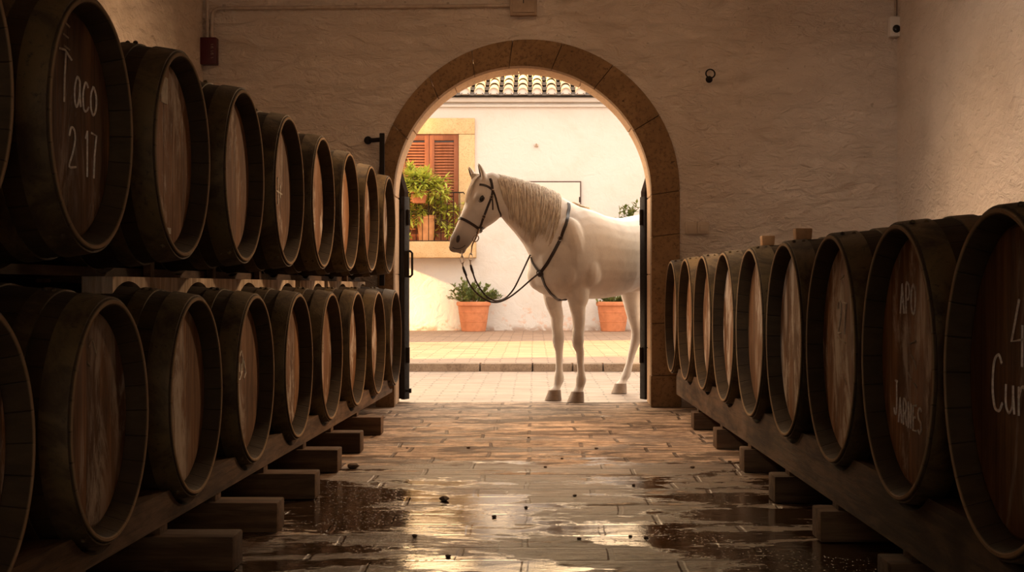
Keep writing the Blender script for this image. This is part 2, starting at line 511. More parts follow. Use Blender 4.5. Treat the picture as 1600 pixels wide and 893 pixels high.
def m_staves():
    t = NT('barrel_staves'); o = t.obj(); rnd = t.rnd()
    x, y, z = t.sep(o)
    ang = t.math('ARCTAN2', z, x)
    u = t.math('MULTIPLY', ang, 26 / (2 * math.pi))
    fr = t.math('FRACT', u)
    seam = t.sm(t.math('ABSOLUTE', t.math('SUBTRACT', fr, 0.5)), 0.465, 0.5)
    idv = t.math('FRACT', t.math('MULTIPLY', t.math('SINE', t.math('MULTIPLY', t.math('FLOOR', u), 12.9898)), 43758.5))
    p = t.comb(t.math('ADD', x, t.math('MULTIPLY', rnd, 9)), y, t.math('ADD', z, t.math('MULTIPLY', rnd, 5)))
    grain = t.noise(t.mapping(p, (1, 0.15, 1)), 22, 6, 0.65)
    big = t.noise(p, 4.0, 6, 0.65, 0.6)
    c = t.mix(t.sm(grain, 0.35, 0.7), (0.050, 0.031, 0.014), (0.028, 0.017, 0.008))
    c = t.mix(t.sm(big, 0.42, 0.7, 0, 0.8), c, (0.032, 0.020, 0.011))
    c = t.mix(t.math('MULTIPLY', idv, 0.35), c, (0.03, 0.018, 0.01))
    c = t.mix(t.math('MULTIPLY', seam, 0.8), c, (0.012, 0.008, 0.005))
    # end grain of the chime, its rim highlight put into a paler colour
    chime = t.sm(y, 0.0, 0.005, 1, 0)
    c = t.mix(t.math('MULTIPLY', chime, 0.9), c, (0.26, 0.165, 0.085))
    h = t.math('SUBTRACT', grain, t.math('MULTIPLY', seam, 1.5))
    return t.done(c, 0.8, t.bump(h, 0.5, 0.008), spec=0.15)
M['staves'] = m_staves()

def m_hoop():
    t = NT('patinated_hoop_iron'); o = t.obj(); rnd = t.rnd()
    p = t.mapping(o, (1, 1, 1), t.comb(t.math('MULTIPLY', rnd, 31), rnd, t.math('MULTIPLY', rnd, 13)))
    big = t.noise(p, 6, 6, 0.65, 0.8); fine = t.noise(p, 50, 4, 0.7)
    c = t.mix(t.sm(big, 0.38, 0.68), (0.105, 0.068, 0.027), (0.040, 0.024, 0.012))
    c = t.mix(t.sm(fine, 0.56, 0.72, 0, 0.8), c, (0.024, 0.016, 0.010))
    return t.done(c, t.sm(big, .3, .7, 0.55, 0.75), t.bump(fine, 0.5, 0.004), 0.2, spec=0.3)
M['hoop'] = m_hoop()

def m_flat(name, col, rough=0.5, metal=0.0, var=0.25, scale=30, bump=0.15, spec=0.4):
    t = NT(name); g = t.obj()
    n = t.noise(g, scale, 5, 0.6)
    c = t.mix(t.sm(n, 0.35, 0.72, 0, var), col, (col[0] * .45, col[1] * .42, col[2] * .4))
    return t.done(c, t.sm(n, .3, .7, max(.05, rough - .07), min(1, rough + .07)), t.bump(n, bump, 0.004), metal, spec)
M['iron'] = m_flat('black_wrought_iron', (0.022, 0.016, 0.013), 0.75, 0.1, .25, 30, .15, .15)
M['door_iron'] = m_flat('dark_door_timber_and_iron', (0.030, 0.019, 0.013), 0.95, 0.0, .25, 30, .15, .05)
M['chalk'] = m_flat('chalk', (0.72, 0.65, 0.54), 0.95, 0, 0.7, 90)
M['faint_chalk'] = m_flat('worn_chalk', (0.42, 0.34, 0.25), 0.95, 0, 0.7, 90)
M['paper'] = m_flat('paper_label', (0.60, 0.54, 0.44), 0.8, 0, 0.5, 60)
M['terracotta'] = m_flat('terracotta', (0.55, 0.20, 0.085), 0.7, 0, 0.35, 9)
M['terracotta_pale'] = m_flat('pale_terracotta', (0.66, 0.30, 0.12), 0.7, 0, 0.4, 9)
M['soil'] = m_flat('soil', (0.06, 0.035, 0.02), 0.95, 0, 0.5, 60, .6)
M['pipe'] = m_flat('painted_conduit', (0.50, 0.39, 0.30), 0.6, 0, 0.4, 14)
M['plastic'] = m_flat('white_plastic', (0.66, 0.58, 0.50), 0.45, 0, 0.12, 8, 0.03)
M['switch'] = m_flat('beige_switch_plastic', (0.50, 0.38, 0.27), 0.5, 0, 0.15, 8, 0.03)
M['black_glass'] = m_flat('dark_lens', (0.012, 0.01, 0.01), 0.15, 0, 0, 5, 0)
M['red'] = m_flat('red_painted_box', (0.075, 0.006, 0.007), 0.45, 0, 0.3, 10, 0.05)
M['boxpaint'] = m_flat('painted_box_lid', (0.40, 0.28, 0.19), 0.7, 0, 0.4, 10, 0.1)
M['hatch'] = m_flat('pale_hatch_paint', (0.62, 0.56, 0.50), 0.6, 0, 0.12, 3, 0.03)
M['hatch_frame'] = m_flat('hatch_shadow_gap', (0.10, 0.06, 0.045), 0.6)
M['leather'] = m_flat('dark_leather', (0.032, 0.018, 0.013), 0.42, 0, 0.3, 40, 0.15, 0.5)
M['rein'] = m_flat('worn_rein_leather', (0.060, 0.036, 0.026), 0.5, 0, 0.3, 40)
M['steel'] = m_flat('dull_steel', (0.42, 0.33, 0.26), 0.3, 0.9, 0.3, 40)
M['hoof'] = m_flat('hoof_horn', (0.30, 0.21, 0.145), 0.6, 0, 0.5, 20)
M['eye'] = m_flat('horse_eye', (0.012, 0.008, 0.006), 0.08, 0, 0, 5, 0, 0.6)
M['dark_skin'] = m_flat('dark_nostril_skin', (0.05, 0.036, 0.032), 0.6, 0, 0.3, 40)
M['cork'] = m_flat('bung_wood', (0.34, 0.17, 0.065), 0.7, 0, 0.4, 30)
M['debris'] = m_flat('dark_grit', (0.11, 0.068, 0.042), 0.8, 0, 0.4, 30)

def m_tile():
    t = NT('clay_roof_tiles'); g = t.geo()
    n = t.noise(g, 5, 5, 0.6); f = t.noise(g, 40, 4, 0.6)
    c = t.mix(t.sm(n, 0.35, 0.7), (0.70, 0.52, 0.32), (0.58, 0.40, 0.24))
    c = t.mix(t.sm(f, 0.58, 0.75, 0, 0.6), c, (0.22, 0.15, 0.10))
    return t.done(c, 0.85, t.bump(f, .3, .01), spec=0.2)
M['tile'] = m_tile()
def m_tile_dark():
    t = NT('dark_roof_channel'); g = t.geo(); f = t.noise(g, 30, 4, 0.6)  # channel tiles in a darker tone than the cover tiles
    return t.done(t.mix(f, (0.17, 0.13, 0.10), (0.09, 0.068, 0.055)), 0.9, t.bump(f, .3, .01), spec=0.2)
M['channel'] = m_tile_dark()

def m_leaf(name, a, b):
    t = NT(name); g = t.geo()
    n = t.noise(g, 14, 3, 0.5); n2 = t.noise(g, 70, 2)
    c = t.mix(t.sm(n, 0.3, 0.7), a, b)
    t.done(c, 0.5, spec=0.4)
    tr = t.n.new('ShaderNodeBsdfTranslucent'); t.link(c, tr.inputs['Color'])
    ms = t.n.new('ShaderNodeMixShader'); ms.inputs['Fac'].default_value = 0.35
    out = t.n['Material Output']
    t.link(t.b.outputs[0], ms.inputs[1]); t.link(tr.outputs[0], ms.inputs[2]); t.link(ms.outputs[0], out.inputs['Surface'])
    return t.m
M['leaf_dark'] = m_leaf('olive_shrub_leaves', (0.10, 0.14, 0.035), (0.20, 0.22, 0.06))
M['leaf_lime'] = m_leaf('lime_green_leaves', (0.62, 0.60, 0.10), (0.36, 0.43, 0.07))
M['stem'] = m_flat('plant_stem', (0.16, 0.10, 0.04), 0.8)

def m_coat():
    t = NT('grey_horse_coat'); g = t.obj()
    at = t.n.new('ShaderNodeVertexColor'); at.layer_name = 'coat'
    n = t.noise(g, 7, 5, 0.6, 0.5); f = t.noise(t.mapping(g, (1, 1, .35)), 160, 4, 0.65)
    dap = t.voro(g, 26)
    c = t.mix(t.sm(n, 0.42, 0.72, 0, 0.28), at.outputs['Color'], (0.40, 0.33, 0.28))
    c = t.mix(t.sm(f, 0.5, 0.75, 0, 0.16), c, (0.38, 0.30, 0.24))
    m = t.done(c, 0.55, t.bump(f, 0.18, 0.004), spec=0.3)
    t.b.inputs['Sheen Weight'].default_value = 0.15
    return m
M['coat'] = m_coat()
def m_hair():
    t = NT('mane_hair'); g = t.obj()
    n = t.noise(t.mapping(g, (1, 1, .12)), 60, 4, 0.6)
    c = t.mix(t.sm(n, 0.35, 0.65), (0.90, 0.79, 0.63), (0.56, 0.45, 0.34))
    return t.done(c, 0.45, spec=0.4)
M['hair'] = m_hair()

# ------------------------------------------------------------------ the setting
XL, XR, YW, TH, ZC = -2.44, 2.67, 10.60, 0.46, 3.6
YB = -4.3

def grid_quad(name, mat, a, b, c, d):
    return mesh_ob(name, [a, b, c, d], [(0, 1, 2, 3)], mat)

# cellar floor (runs through the doorway), courtyard paving, curb, sidewalk
def slab(name, mat, x0, x1, y0, y1, z0, z1, bev=0.0):
    m = MB(); m.box(((x0 + x1) / 2, (y0 + y1) / 2, (z0 + z1) / 2), (x1 - x0, y1 - y0, z1 - z0), bev)
    return m.build(name, mat)
struct(slab('floor', M['floor'], XL - .3, XR + .3, YB, YW + TH, -0.2, 0.0), 'worn wet flagstone floor of the cellar')
struct(slab('courtyard_paving', M['yard'], -16, 16, YW + TH, 15.08, -0.2, 0.0), 'brick paving the horse stands on')
struct(slab('sidewalk', M['walk'], -16, 16, 15.26, 26.6, -0.2, 0.08), 'sunlit brick sidewalk')
random.seed(4)
x = -8.0
m = MB()
edges = [-8.0, -6.7, -5.5, -4.2, -3.1, -2.1, -1.35, -0.57, -0.02, 0.40, 0.72, 1.62, 2.5, 3.4, 4.6, 5.8, 7.2, 8.0]
for a, b in zip(edges[:-1], edges[1:]):
    m.box(((a + b) / 2, 15.17, -0.02), (b - a - 0.014, 0.18, 0.20 + random.uniform(-.004, .004)), 0.012)
struct(m.build('curb', M['curb_stone'], smooth=True, sharp=40), 'stone curb of the sidewalk')

# arched wall with the doorway
OCX, OCZ, OR_ = -0.043, 1.592, 1.112        # outer edge of the stone surround
ICX, ICZ, IR = -0.087, 1.562, 0.949         # opening, face side
def outer(t):  # t in 0..1 left foot -> right foot
    return arch_pt(t, OCX, OCZ, OR_)
def arch_pts(cx, cz, r, n=48, foot=7):
    pts = [(cx - r, cz * i / foot) for i in range(foot)]
    pts += [(cx - r * math.cos(math.pi * i / n), cz + r * math.sin(math.pi * i / n)) for i in range(n + 1)]
    pts += [(cx + r, cz * i / foot) for i in range(foot - 1, -1, -1)]
    return pts
op = arch_pts(OCX, OCZ, OR_)
def arched_wall(name, mat, y0, y1, x0, x1, ztop, pts):
    vs_, fs = [], []
    for y in (y0, y1):
        b = len(vs_)
        for (px, pz) in pts: vs_.append((px, y, pz))
        n = len(pts)
        top = []
        for (px, pz) in pts:
            top.append(len(vs_)); vs_.append((px, y, ztop))
        # left and right panels
        L0 = len(vs_); vs_ += [(x0, y, 0), (x0, y, ztop), (x1, y, 0), (x1, y, ztop)]
        ha = (y == y1)
        def F(q): fs.append(tuple(reversed(q)) if ha else tuple(q))
        foot = 7
        F([L0, b + 0] + [b + i for i in range(1, foot + 1)] + [top[foot], L0 + 1])
        for i in range(foot, n - 1 - foot):
            F([b + i, b + i + 1, top[i + 1], top[i]])
        F([b + n - 1 - foot + k for k in range(foot + 1)] + [L0 + 2, L0 + 3, top[n - 1 - foot]])
    n2 = len(vs_) // 2
    for i in range(len(pts) - 1):
        fs.append((i, i + n2, i + 1 + n2, i + 1))
    q = 2 * len(pts)
    fs.append((q + 1, q + 3, q + 3 + n2, q + 1 + n2))
    return mesh_ob(name, vs_, fs, mat)
struct(arched_wall('wall_front', M['plaster_in'], YW, YW + TH - .05, XL - .3, XR + .3, ZC + .1, op), 'rough plaster wall around the archway')
struct(arched_wall('wall_outside', M['plaster_out'], YW + TH - .05, YW + TH, -16, 16, 4.0, op), 'whitewashed courtyard face of the arch wall')
struct(slab('wall_left', M['plaster_in'], XL - .3, XL, YB, YW, 0, ZC + .1), 'rough plaster wall behind the stacked barrels')
struct(slab('wall_right', M['plaster_in'], XR, XR + .3, YB, YW, 0, ZC + .1), 'rough plaster wall behind the single row of barrels')
struct(slab('ceiling', M['plaster_in'], XL - .3, XR + .3, YB, YW, ZC, ZC + .2), 'cellar ceiling')
m = MB()
m.box(((XL - 1.0) / 2, YB, ZC / 2), (abs(XL + 1.0), .3, ZC)); m.box(((XR + 1.4) / 2, YB, ZC / 2), (XR - 1.4, .3, ZC)); m.box((0.2, YB, 3.2), (2.4, .3, .8))
struct(m.build('wall_back', M['plaster_in']), 'cellar wall with an opening added to let sky light in, behind the viewer')

# stone surround: voussoirs and jamb stones with joints, through the wall's thickness
m = MB()
def ring_stone(q, y0=YW - .014, y1=YW + .115, g=0.0):
    """q: list of (outer pt, inner pt) along the stone"""
    n = len(q); vs_ = []; fs = []
    for (o_, i_) in q:
        for y in (y0, y1):
            vs_ += [(o_[0], y, o_[1]), (i_[0], y, i_[1])]
    for k in range(n - 1):
        a, b = 4 * k, 4 * k + 4
        fs += [(a, a + 1, b + 1, b), (a + 2, b + 2, b + 3, a + 3), (a + 1, a + 3, b + 3, b + 1), (a, b, b + 2, a + 2)]
    fs += [(0, 2, 3, 1), (4 * n - 4, 4 * n - 3, 4 * n - 1, 4 * n - 2)]
    bm = bmesh.new(); bv = [bm.verts.new(v) for v in vs_]
    for f in fs: bm.faces.new([bv[i] for i in f])
    bmesh.ops.recalc_face_normals(bm, faces=bm.faces)
    es = [e for e in bm.edges if len(e.link_faces) == 2 and e.calc_face_angle() > 0.6]
    bmesh.ops.bevel(bm, geom=es, offset=0.004, segments=2, affect='EDGES')
    bm.verts.ensure_lookup_table(); bm.verts.index_update()
    m.add([v.co for v in bm.verts], [[v.index for v in f.verts] for f in bm.faces]); bm.free()
cuts = [0, 26, 49, 68, 84, 103, 124, 150, 180]
for a0, a1 in zip(cuts[:-1], cuts[1:]):
    q = []
    N = 8
    for k in range(N + 1):
        a = R(a0 + .12 + (a1 - a0 - .24) * k / N)
        q.append(((OCX - OR_ * math.cos(a), OCZ + OR_ * math.sin(a)), (ICX - IR * math.cos(a), ICZ + IR * math.sin(a))))
    ring_stone(q)
for sgn, zs in ((-1, [0.0, 0.26, 0.80, 1.577]), (1, [0.0, 0.235, 0.62, 1.265, 1.577])):
    for j, (z0, z1) in enumerate(zip(zs[:-1], zs[1:])):
        g = .0015
        q = []
        ext = 0.012 if j == 0 else 0
        for z in (z0 + g, z1 - g):
            zo = z * (OCZ / 1.577); zi = z * (ICZ / 1.577)
            q.append(((OCX + sgn * (OR_ + ext), zo), (ICX + sgn * (IR - ext * .5), zi)))
        ring_stone(q)
struct(m.build('trim_1', M['arch_stone'], smooth=True, sharp=35), 'sandstone surround of the archway')
# lining of the passage behind the face stones, its own joints
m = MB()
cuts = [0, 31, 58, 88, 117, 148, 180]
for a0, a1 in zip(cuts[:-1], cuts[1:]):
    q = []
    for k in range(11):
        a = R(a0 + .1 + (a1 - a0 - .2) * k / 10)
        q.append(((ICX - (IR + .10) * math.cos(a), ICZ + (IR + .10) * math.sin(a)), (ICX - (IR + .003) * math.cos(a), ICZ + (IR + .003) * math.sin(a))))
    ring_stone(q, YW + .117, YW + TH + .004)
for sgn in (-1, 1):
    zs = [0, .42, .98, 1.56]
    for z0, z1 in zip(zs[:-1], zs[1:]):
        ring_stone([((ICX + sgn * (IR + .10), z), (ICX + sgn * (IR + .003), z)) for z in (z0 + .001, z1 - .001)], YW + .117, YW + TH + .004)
struct(m.build('trim_3', M['reveal_stone'], smooth=True, sharp=35), 'stone lining inside the archway, daylight put into its paler colour')

# far courtyard house
YF = 26.4
struct(slab('house_wall', M['farwall'], -16, 16, YF, YF + .4, 0, 4.42), 'whitewashed house wall across the courtyard')
m = MB(); m.box((0, YF - .05, 4.30), (32, .16, .10), .03); m.box((0, YF - .02, 4.19), (32, .1, .05), .02)
struct(m.build('trim_2', M['farwall'], smooth=True, sharp=40), 'plaster cornice under the roof edge')
# roof: channel and cover tiles
tan = 0.36
pitch = 0.262
mc, mt, plug = MB(), MB(), MB()
for i in range(-26, 27):
    xc = i * pitch + 0.05
    for r_ in range(7):
        s0 = -0.30 + r_ * 0.42
        s1 = s0 + 0.50
        up = 0.012
        for kind in (0, 1):
            vs_, fs = [], []
            rad0, rad1 = (0.098, 0.082) if kind else (0.085, 0.10)
            K = 8
            for (s_, rr, lift) in ((s0, rad0, up + .022), (s1, rad1, .0)):
                for th in (1.0, 0.86):
                    for k in range(K + 1):
                        a = math.pi * k / K
                        xx = (xc if kind else xc + pitch / 2) + rr * th * math.cos(a)
                        zz = rr * th * math.sin(a) * (0.95 if kind else -0.55)
                        vs_.append((xx, YF + s_, 4.42 + s_ * tan + lift + zz + (.055 if kind else .045)))
            q = K + 1
            for k in range(K):
                fs += [(k, k + 1, 2 * q + k + 1, 2 * q + k), (q + k, 3 * q + k, 3 * q + k + 1, q + k + 1), (k, q + k, q + k + 1, k + 1)]
            (mt if kind else mc).add(vs_, fs)
            if kind and r_ == 0:      # mortar plug closing the eave end
                zz0 = 4.42 + (s0 + .03) * tan + up + .022 + .055
                mp_ = [(xc, YF + s0 + .03, zz0 - .035)] + [(xc + rad0 * .9 * math.cos(math.pi * k / K), YF + s0 + .03, zz0 + rad0 * .86 * math.sin(math.pi * k / K)) for k in range(K + 1)] + [(xc - rad0 * .9, YF + s0 + .03, zz0 - .035), (xc + rad0 * .9, YF + s0 + .03, zz0 - .035)]
                b4 = [(a_, b_ + .12, c_) for (a_, b_, c_) in mp_]
                nn = len(mp_); plug.add(mp_[1:] + b4[1:], [tuple(range(nn - 1)), tuple(range(2 * nn - 3, nn - 2, -1))] + [(k, (k + 1) % (nn - 1), (k + 1) % (nn - 1) + nn - 1, k + nn - 1) for k in range(nn - 1)])
roof = mt.build('roof', M['tile'], smooth=True, sharp=50)
struct(roof, 'clay tile roof edge of the house')
plug.build('mortar_plugs', M['farwall'], roof)
mc.build('roof_channel', M['channel'], roof, smooth=True, sharp=50)
m = MB(); m.add([(-16, YF - .16, 4.385 - .16 * tan), (16, YF - .16, 4.385 - .16 * tan), (16, YF + 4, 4.385 + 4 * tan), (-16, YF + 4, 4.385 + 4 * tan)], [(0, 1, 2, 3)])
m.build('roof_underlay', M['channel'], roof)

# added walls out of view on the left, shaped to cut the low sun
LEFTX = -7.0
def sun_blocker(name, y0, y1, z, label):
    struct(slab(name, M['plaster_out'], LEFTX - .4, LEFTX, y0, y1, 0, z), label)
sun_blocker('sun_blocker_wall', YW + TH, 14.6, 3.4, 'added wall beside the gate, outside the view, cutting the low sun')
sun_blocker('sun_blocker_wall', 19.6, 25.0, 8.4, 'added wall beyond the gap, outside the view, cutting the low sun')

# window with shutters, stone frame, sill
def wx(px): return (px - VX) * YF / FPX
def wz(py, Y=YF): return EYE - (py - VY) * Y / FPX
win = empty('window_1', (wx(671.5), YF, wz(380)))
struct(win, 'shuttered window with ochre stone frame across the courtyard')
def loc_win(o):  # geometry given in world space -> window space
    o.data.transform(Matrix.Translation(-win.location)); return o
x0, x1, zt, zb = wx(626), wx(717), wz(210), wz(378)
ox0, ox1, ozt = wx(600), wx(742), wz(185)
sill_z0 = wz(403)
m = MB()
m.box(((ox0 + ox1) / 2, YF - .02, (zt + ozt) / 2), (ox1 - ox0, .12, ozt - zt), .012)
m.box(((x1 + ox1) / 2, YF - .02, (zt + zb) / 2 - .002), (ox1 - x1, .12, zt - zb - .004), .012)
m.box(((ox0 + x0) / 2, YF - .02, (zt + zb) / 2 - .002), (x0 - ox0, .12, zt - zb - .004), .012)
loc_win(m.build('window_frame', M['ochre_stone'], win, True, 40))
m = MB()
m.box(((ox0 + ox1) / 2 + .01, YF - .22, (sill_z0 + zb) / 2), (ox1 - ox0 + .04, .54, zb - sill_z0), .012)
loc_win(m.build('window_sill', M['ochre_stone'], win, True, 40))
mid = wx(671.5)
for (a, b) in ((x0 + .005, mid - .004), (mid + .004, x1 - .005)):
    sh = MB()
    st = 0.085
    yy = YF - .035
    for xx in (a + st / 2, b - st / 2): sh.box((xx, yy, (zt + zb) / 2), (st, .05, zt - zb - .01), .006)
    for zz, hh in ((zt - .06, .11), (zb + .08, .15), ((zt + zb) / 2 - .1, .09)): sh.box(((a + b) / 2, yy, zz), (b - a - 2 * st + .02, .046, hh), .006)
    leaf = loc_win(sh.build('shutter', M['shutter'], win, True, 40))
    sl = MB()
    z = zb + .19
    while z < zt - .14:
        if abs(z - ((zt + zb) / 2 - .1)) > .07:
            sl.box(((a + b) / 2, yy, z), (b - a - 2 * st + .01, .012, .062), .003, Matrix.Rotation(R(-32), 4, 'X'))
        z += 0.052
    o = loc_win(sl.build('slats', M['shutter'], leaf, True, 40))
    bk = MB(); bk.box(((a + b) / 2, yy + .03, (zt + zb) / 2), (b - a - .1, .006, zt - zb - .1))
    loc_win(bk.build('window_pane', M['black_glass'], leaf))

# balcony railing
rail_y = YF - .45
rt, rb = wz(300.5, rail_y), wz(379, rail_y)
rx0, rx1 = wx(604), wx(726)
root = empty('balcony_railing', ((rx0 + rx1) / 2, rail_y, rb - .01))
tag(root, 'thin black iron railing in front of the shuttered window', 'railing')
def local_to(o, r):
    o.data.transform(Matrix.Translation(-r.location)); return o
m = MB(); m.box(((rx0 + rx1) / 2, rail_y, rt), (rx1 - rx0, .03, .022), .005)
m.tube([(rx1, rail_y, rt), (rx1, YF - .09, rt)], .009)
local_to(m.build('top_rail', M['iron'], root), root)
m = MB(); m.box(((rx0 + rx1) / 2, rail_y, rb + .02), (rx1 - rx0, .03, .045), .005)
local_to(m.build('bottom_rail', M['iron'], root), root)
xx = rx0 + .02
while xx < rx1:
    m = MB(); m.tube([(xx, rail_y, rb + .02), (xx, rail_y, rt)], .0065, 6)
    local_to(m.build('baluster', M['iron'], root, True), root)
    xx += .112

# ------------------------------------------------------------------ plants
LEAF_YMAX = [9.0]
def leaf_quad(m, p, d, up, ln, wd, fold=0.18):
    if max(p.y, (p + d.normalized() * ln).y) > LEAF_YMAX[0] - .03: return
    d = d.normalized(); s = d.cross(up)
    if s.length < 1e-4: s = d.orthogonal()
    s.normalize(); n = s.cross(d)
    a = p; b = p + d * ln
    c1 = p + d * ln * .45 + s * wd / 2 + n * wd * fold; c2 = p + d * ln * .45 - s * wd / 2 + n * wd * fold
    mid_ = p + d * ln * .5
    k = len(m.v)
    m.v += [tuple(a), tuple(c1), tuple(b), tuple(c2), tuple(mid_)]
    m.f += [(k, k + 4, k + 1), (k + 1, k + 4, k + 2), (k + 2, k + 4, k + 3), (k + 3, k + 4, k)]

def pot(root, r_top, r_bot, h, mat, bands=True):
    m = MB()
    t = .022
    prof = [(r_bot * .96, 0), (r_bot, .008)]
    for k in range(1, 9):
        u = k / 8
        prof.append((r_bot + (r_top * .93 - r_bot) * u ** .85, .008 + (h * .84 - .008) * u))
        if bands and k in (3, 6):
            r_ = prof[-1][0]; z_ = prof[-1][1]
            prof += [(r_ + .006, z_ + .002), (r_ + .006, z_ + .010), (r_, z_ + .013)]
    prof += [(r_top * .94, h * .85), (r_top, h * .865), (r_top * 1.02, h * .93), (r_top, h * .99), (r_top - .012, h), (r_top - t - .015, h * .99), (r_top - t - .02, h * .86), (r_top - t - .03, h * .8)]
    m.lathe(prof, 40)
    o = m.build('pot', mat, root, True, 35)
    m = MB(); m.lathe([(0.0001, h * .87), (r_top - t - .018, h * .87), (r_top - t - .018, h * .82), (.0001, h * .82)], 24)
    m.build('soil', M['soil'], root)
    return o

def shrub(root, h, rx, rz, seed, mat, n_stem=34, leaf=(.055, .026), dens=20):
    rng = random.Random(seed)
    ms, ml = MB(), MB()
    for i in range(n_stem):
        a = rng.uniform(0, 2 * math.pi); rad = rng.uniform(.15, 1) ** .6
        tip = Vector((math.cos(a) * rx * rad, math.sin(a) * rx * rad * .8, h * .9 + rz * (math.sqrt(max(0, 1 - rad * rad)) * .9 + .1) * rng.uniform(.55, 1.0)))
        base = Vector((math.cos(a) * .07 * rad, math.sin(a) * .07 * rad, h * .86))
        midp = base.lerp(tip, .5) + Vector((0, 0, .08 * rz))
        pts = [base.lerp(midp, u).lerp(midp.lerp(tip, u), u) for u in [k / 7 for k in range(8)]]
        ms.tube(pts, [.006 - .0006 * k for k in range(8)], 5)
        for k in range(dens):
            u = rng.uniform(.22, 1.0)
            j = min(6, int(u * 7)); p = pts[j].lerp(pts[j + 1], u * 7 - j)
            d = (pts[j + 1] - pts[j]).normalized() * .6 + Vector((rng.uniform(-1, 1), rng.uniform(-1, 1), rng.uniform(-.3, 1)))
            leaf_quad(ml, p, d, Vector((rng.uniform(-.4, .4), rng.uniform(-.4, .4), 1)), leaf[0] * rng.uniform(.6, 1.25), leaf[1] * rng.uniform(.7, 1.2))
    ms.build('stem', M['stem'], root, True)
    ml.build('foliage', mat, root)

def whorl_plant(root, h, spread, height, droop, seed, mat, n=40):
    """stems that end in rosettes of long narrow leaves"""
    rng = random.Random(seed)
    ms, ml = MB(), MB()
    for i in range(n):
        a = rng.uniform(0, 2 * math.pi); rad = rng.uniform(.1, 1) ** .6
        tip = Vector((math.cos(a) * spread * rad, math.sin(a) * min(spread, .26) * rad, h + height * (1 - rad * rad * .55) * rng.uniform(.35, 1) - droop * rad * rng.uniform(0, 1)))
        tip.y = min(tip.y, LEAF_YMAX[0] - .06)
        base = Vector((math.cos(a) * .05, math.sin(a) * .05, h * .88))
        midp = base.lerp(tip, .5) + Vector((0, 0, .12))
        pts = [base.lerp(midp, u).lerp(midp.lerp(tip, u), u) for u in [k / 6 for k in range(7)]]
        ms.tube(pts, .006, 5)
        ax = (pts[-1] - pts[-2]).normalized()
        for k in range(11):
            t_ = rng.uniform(-.35, 1) if k > 6 else 1
            p = tip if k <= 6 else pts[4].lerp(pts[6], max(0, t_))
            d = ax * rng.uniform(.1, .9) + Vector((rng.uniform(-1, 1), rng.uniform(-1, 1), rng.uniform(-.5, .6)))
            leaf_quad(ml, p, d, Vector((0, 0, 1)), rng.uniform(.13, .21), rng.uniform(.042, .066), .1)
    ms.build('stem', M['stem'], root, True)
    ml.build('foliage', mat, root)

LEAF_YMAX[0] = .36
pa = empty('potted_plant', P(740, 517, YF - .40)); pa.location.z = 0.08
tag(pa, 'terracotta pot with olive green shrub standing under the window, left of the horse legs', 'potted plant', 'terracotta pots along the house wall')
pot(pa, .305, .215, .535, M['terracotta'])
shrub(pa, .535, .52, .50, 11, M['leaf_dark'], 46, (.085, .040), 24)
pb = empty('potted_plant', P(958, 517, YF - .40)); pb.location.z = 0.08
tag(pb, 'terracotta pot with tall shrub standing behind the horse belly and hind leg', 'potted plant', 'terracotta pots along the house wall')
pot(pb, .305, .215, .535, M['terracotta'])
shrub(pb, .535, .34, .26, 12, M['leaf_dark'], 30, (.085, .040), 22)
rng = random.Random(5)
ms, ml = MB(), MB()
for i, (dx, zt_) in enumerate(((.12, 2.18), (.24, 2.30), (.34, 2.24), (.43, 2.31), (.29, 2.12))):
    pts = [Vector((dx * (k / 9) ** 1.3, .02 * math.sin(k), .46 + (zt_ - .46) * k / 9)) for k in range(10)]
    ms.tube(pts, [.011 - .0008 * k for k in range(10)], 6)
    for k in range(46):
        u = rng.uniform(.62, 1); j = min(8, int(u * 9)); p = pts[j].lerp(pts[j + 1], u * 9 - j)
        leaf_quad(ml, p, Vector((rng.uniform(-1, 1), rng.uniform(-1, 1), rng.uniform(-.2, 1))), Vector((0, 0, 1)), rng.uniform(.09, .15), rng.uniform(.045, .07))
ms.build('tall_stem', M['stem'], pb, True); ml.build('tall_foliage', M['leaf_dark'], pb)

LEAF_YMAX[0] = .19
sill_top = wz(378)
pc = empty('potted_plant', (wx(667.5), YF - .25, sill_top))
tag(pc, 'pale terracotta pot with long leafy plant on the window sill behind the railing', 'potted plant', 'balcony plants')
pot(pc, .178, .13, .48, M['terracotta_pale'], False)
whorl_plant(pc, .48, .66, .62, .62, 21, M['leaf_lime'], 95)
LEAF_YMAX[0] = .44
pd_ = empty('potted_plant', (wx(659), rail_y - .17, wz(318, rail_y)))
tag(pd_, 'small terracotta pot of bright lime plant hung on the railing, above the sill pot', 'potted plant', 'balcony plants')
pot(pd_, .165, .115, .225, M['terracotta'], False)
m = MB(); m.tube([(.172 * math.cos(a), .172 * math.sin(a), .16) for a in [2 * math.pi * k / 24 for k in range(24)]], .006, 6, closed=True)
m.tube([(0, .17, .16), (0, .17, .235), (0, .185, .24)], .006, 6)
m.build('pot_holder', M['iron'], pd_, True)
whorl_plant(pd_, .225, .52, .46, .30, 22, M['leaf_lime'], 90)

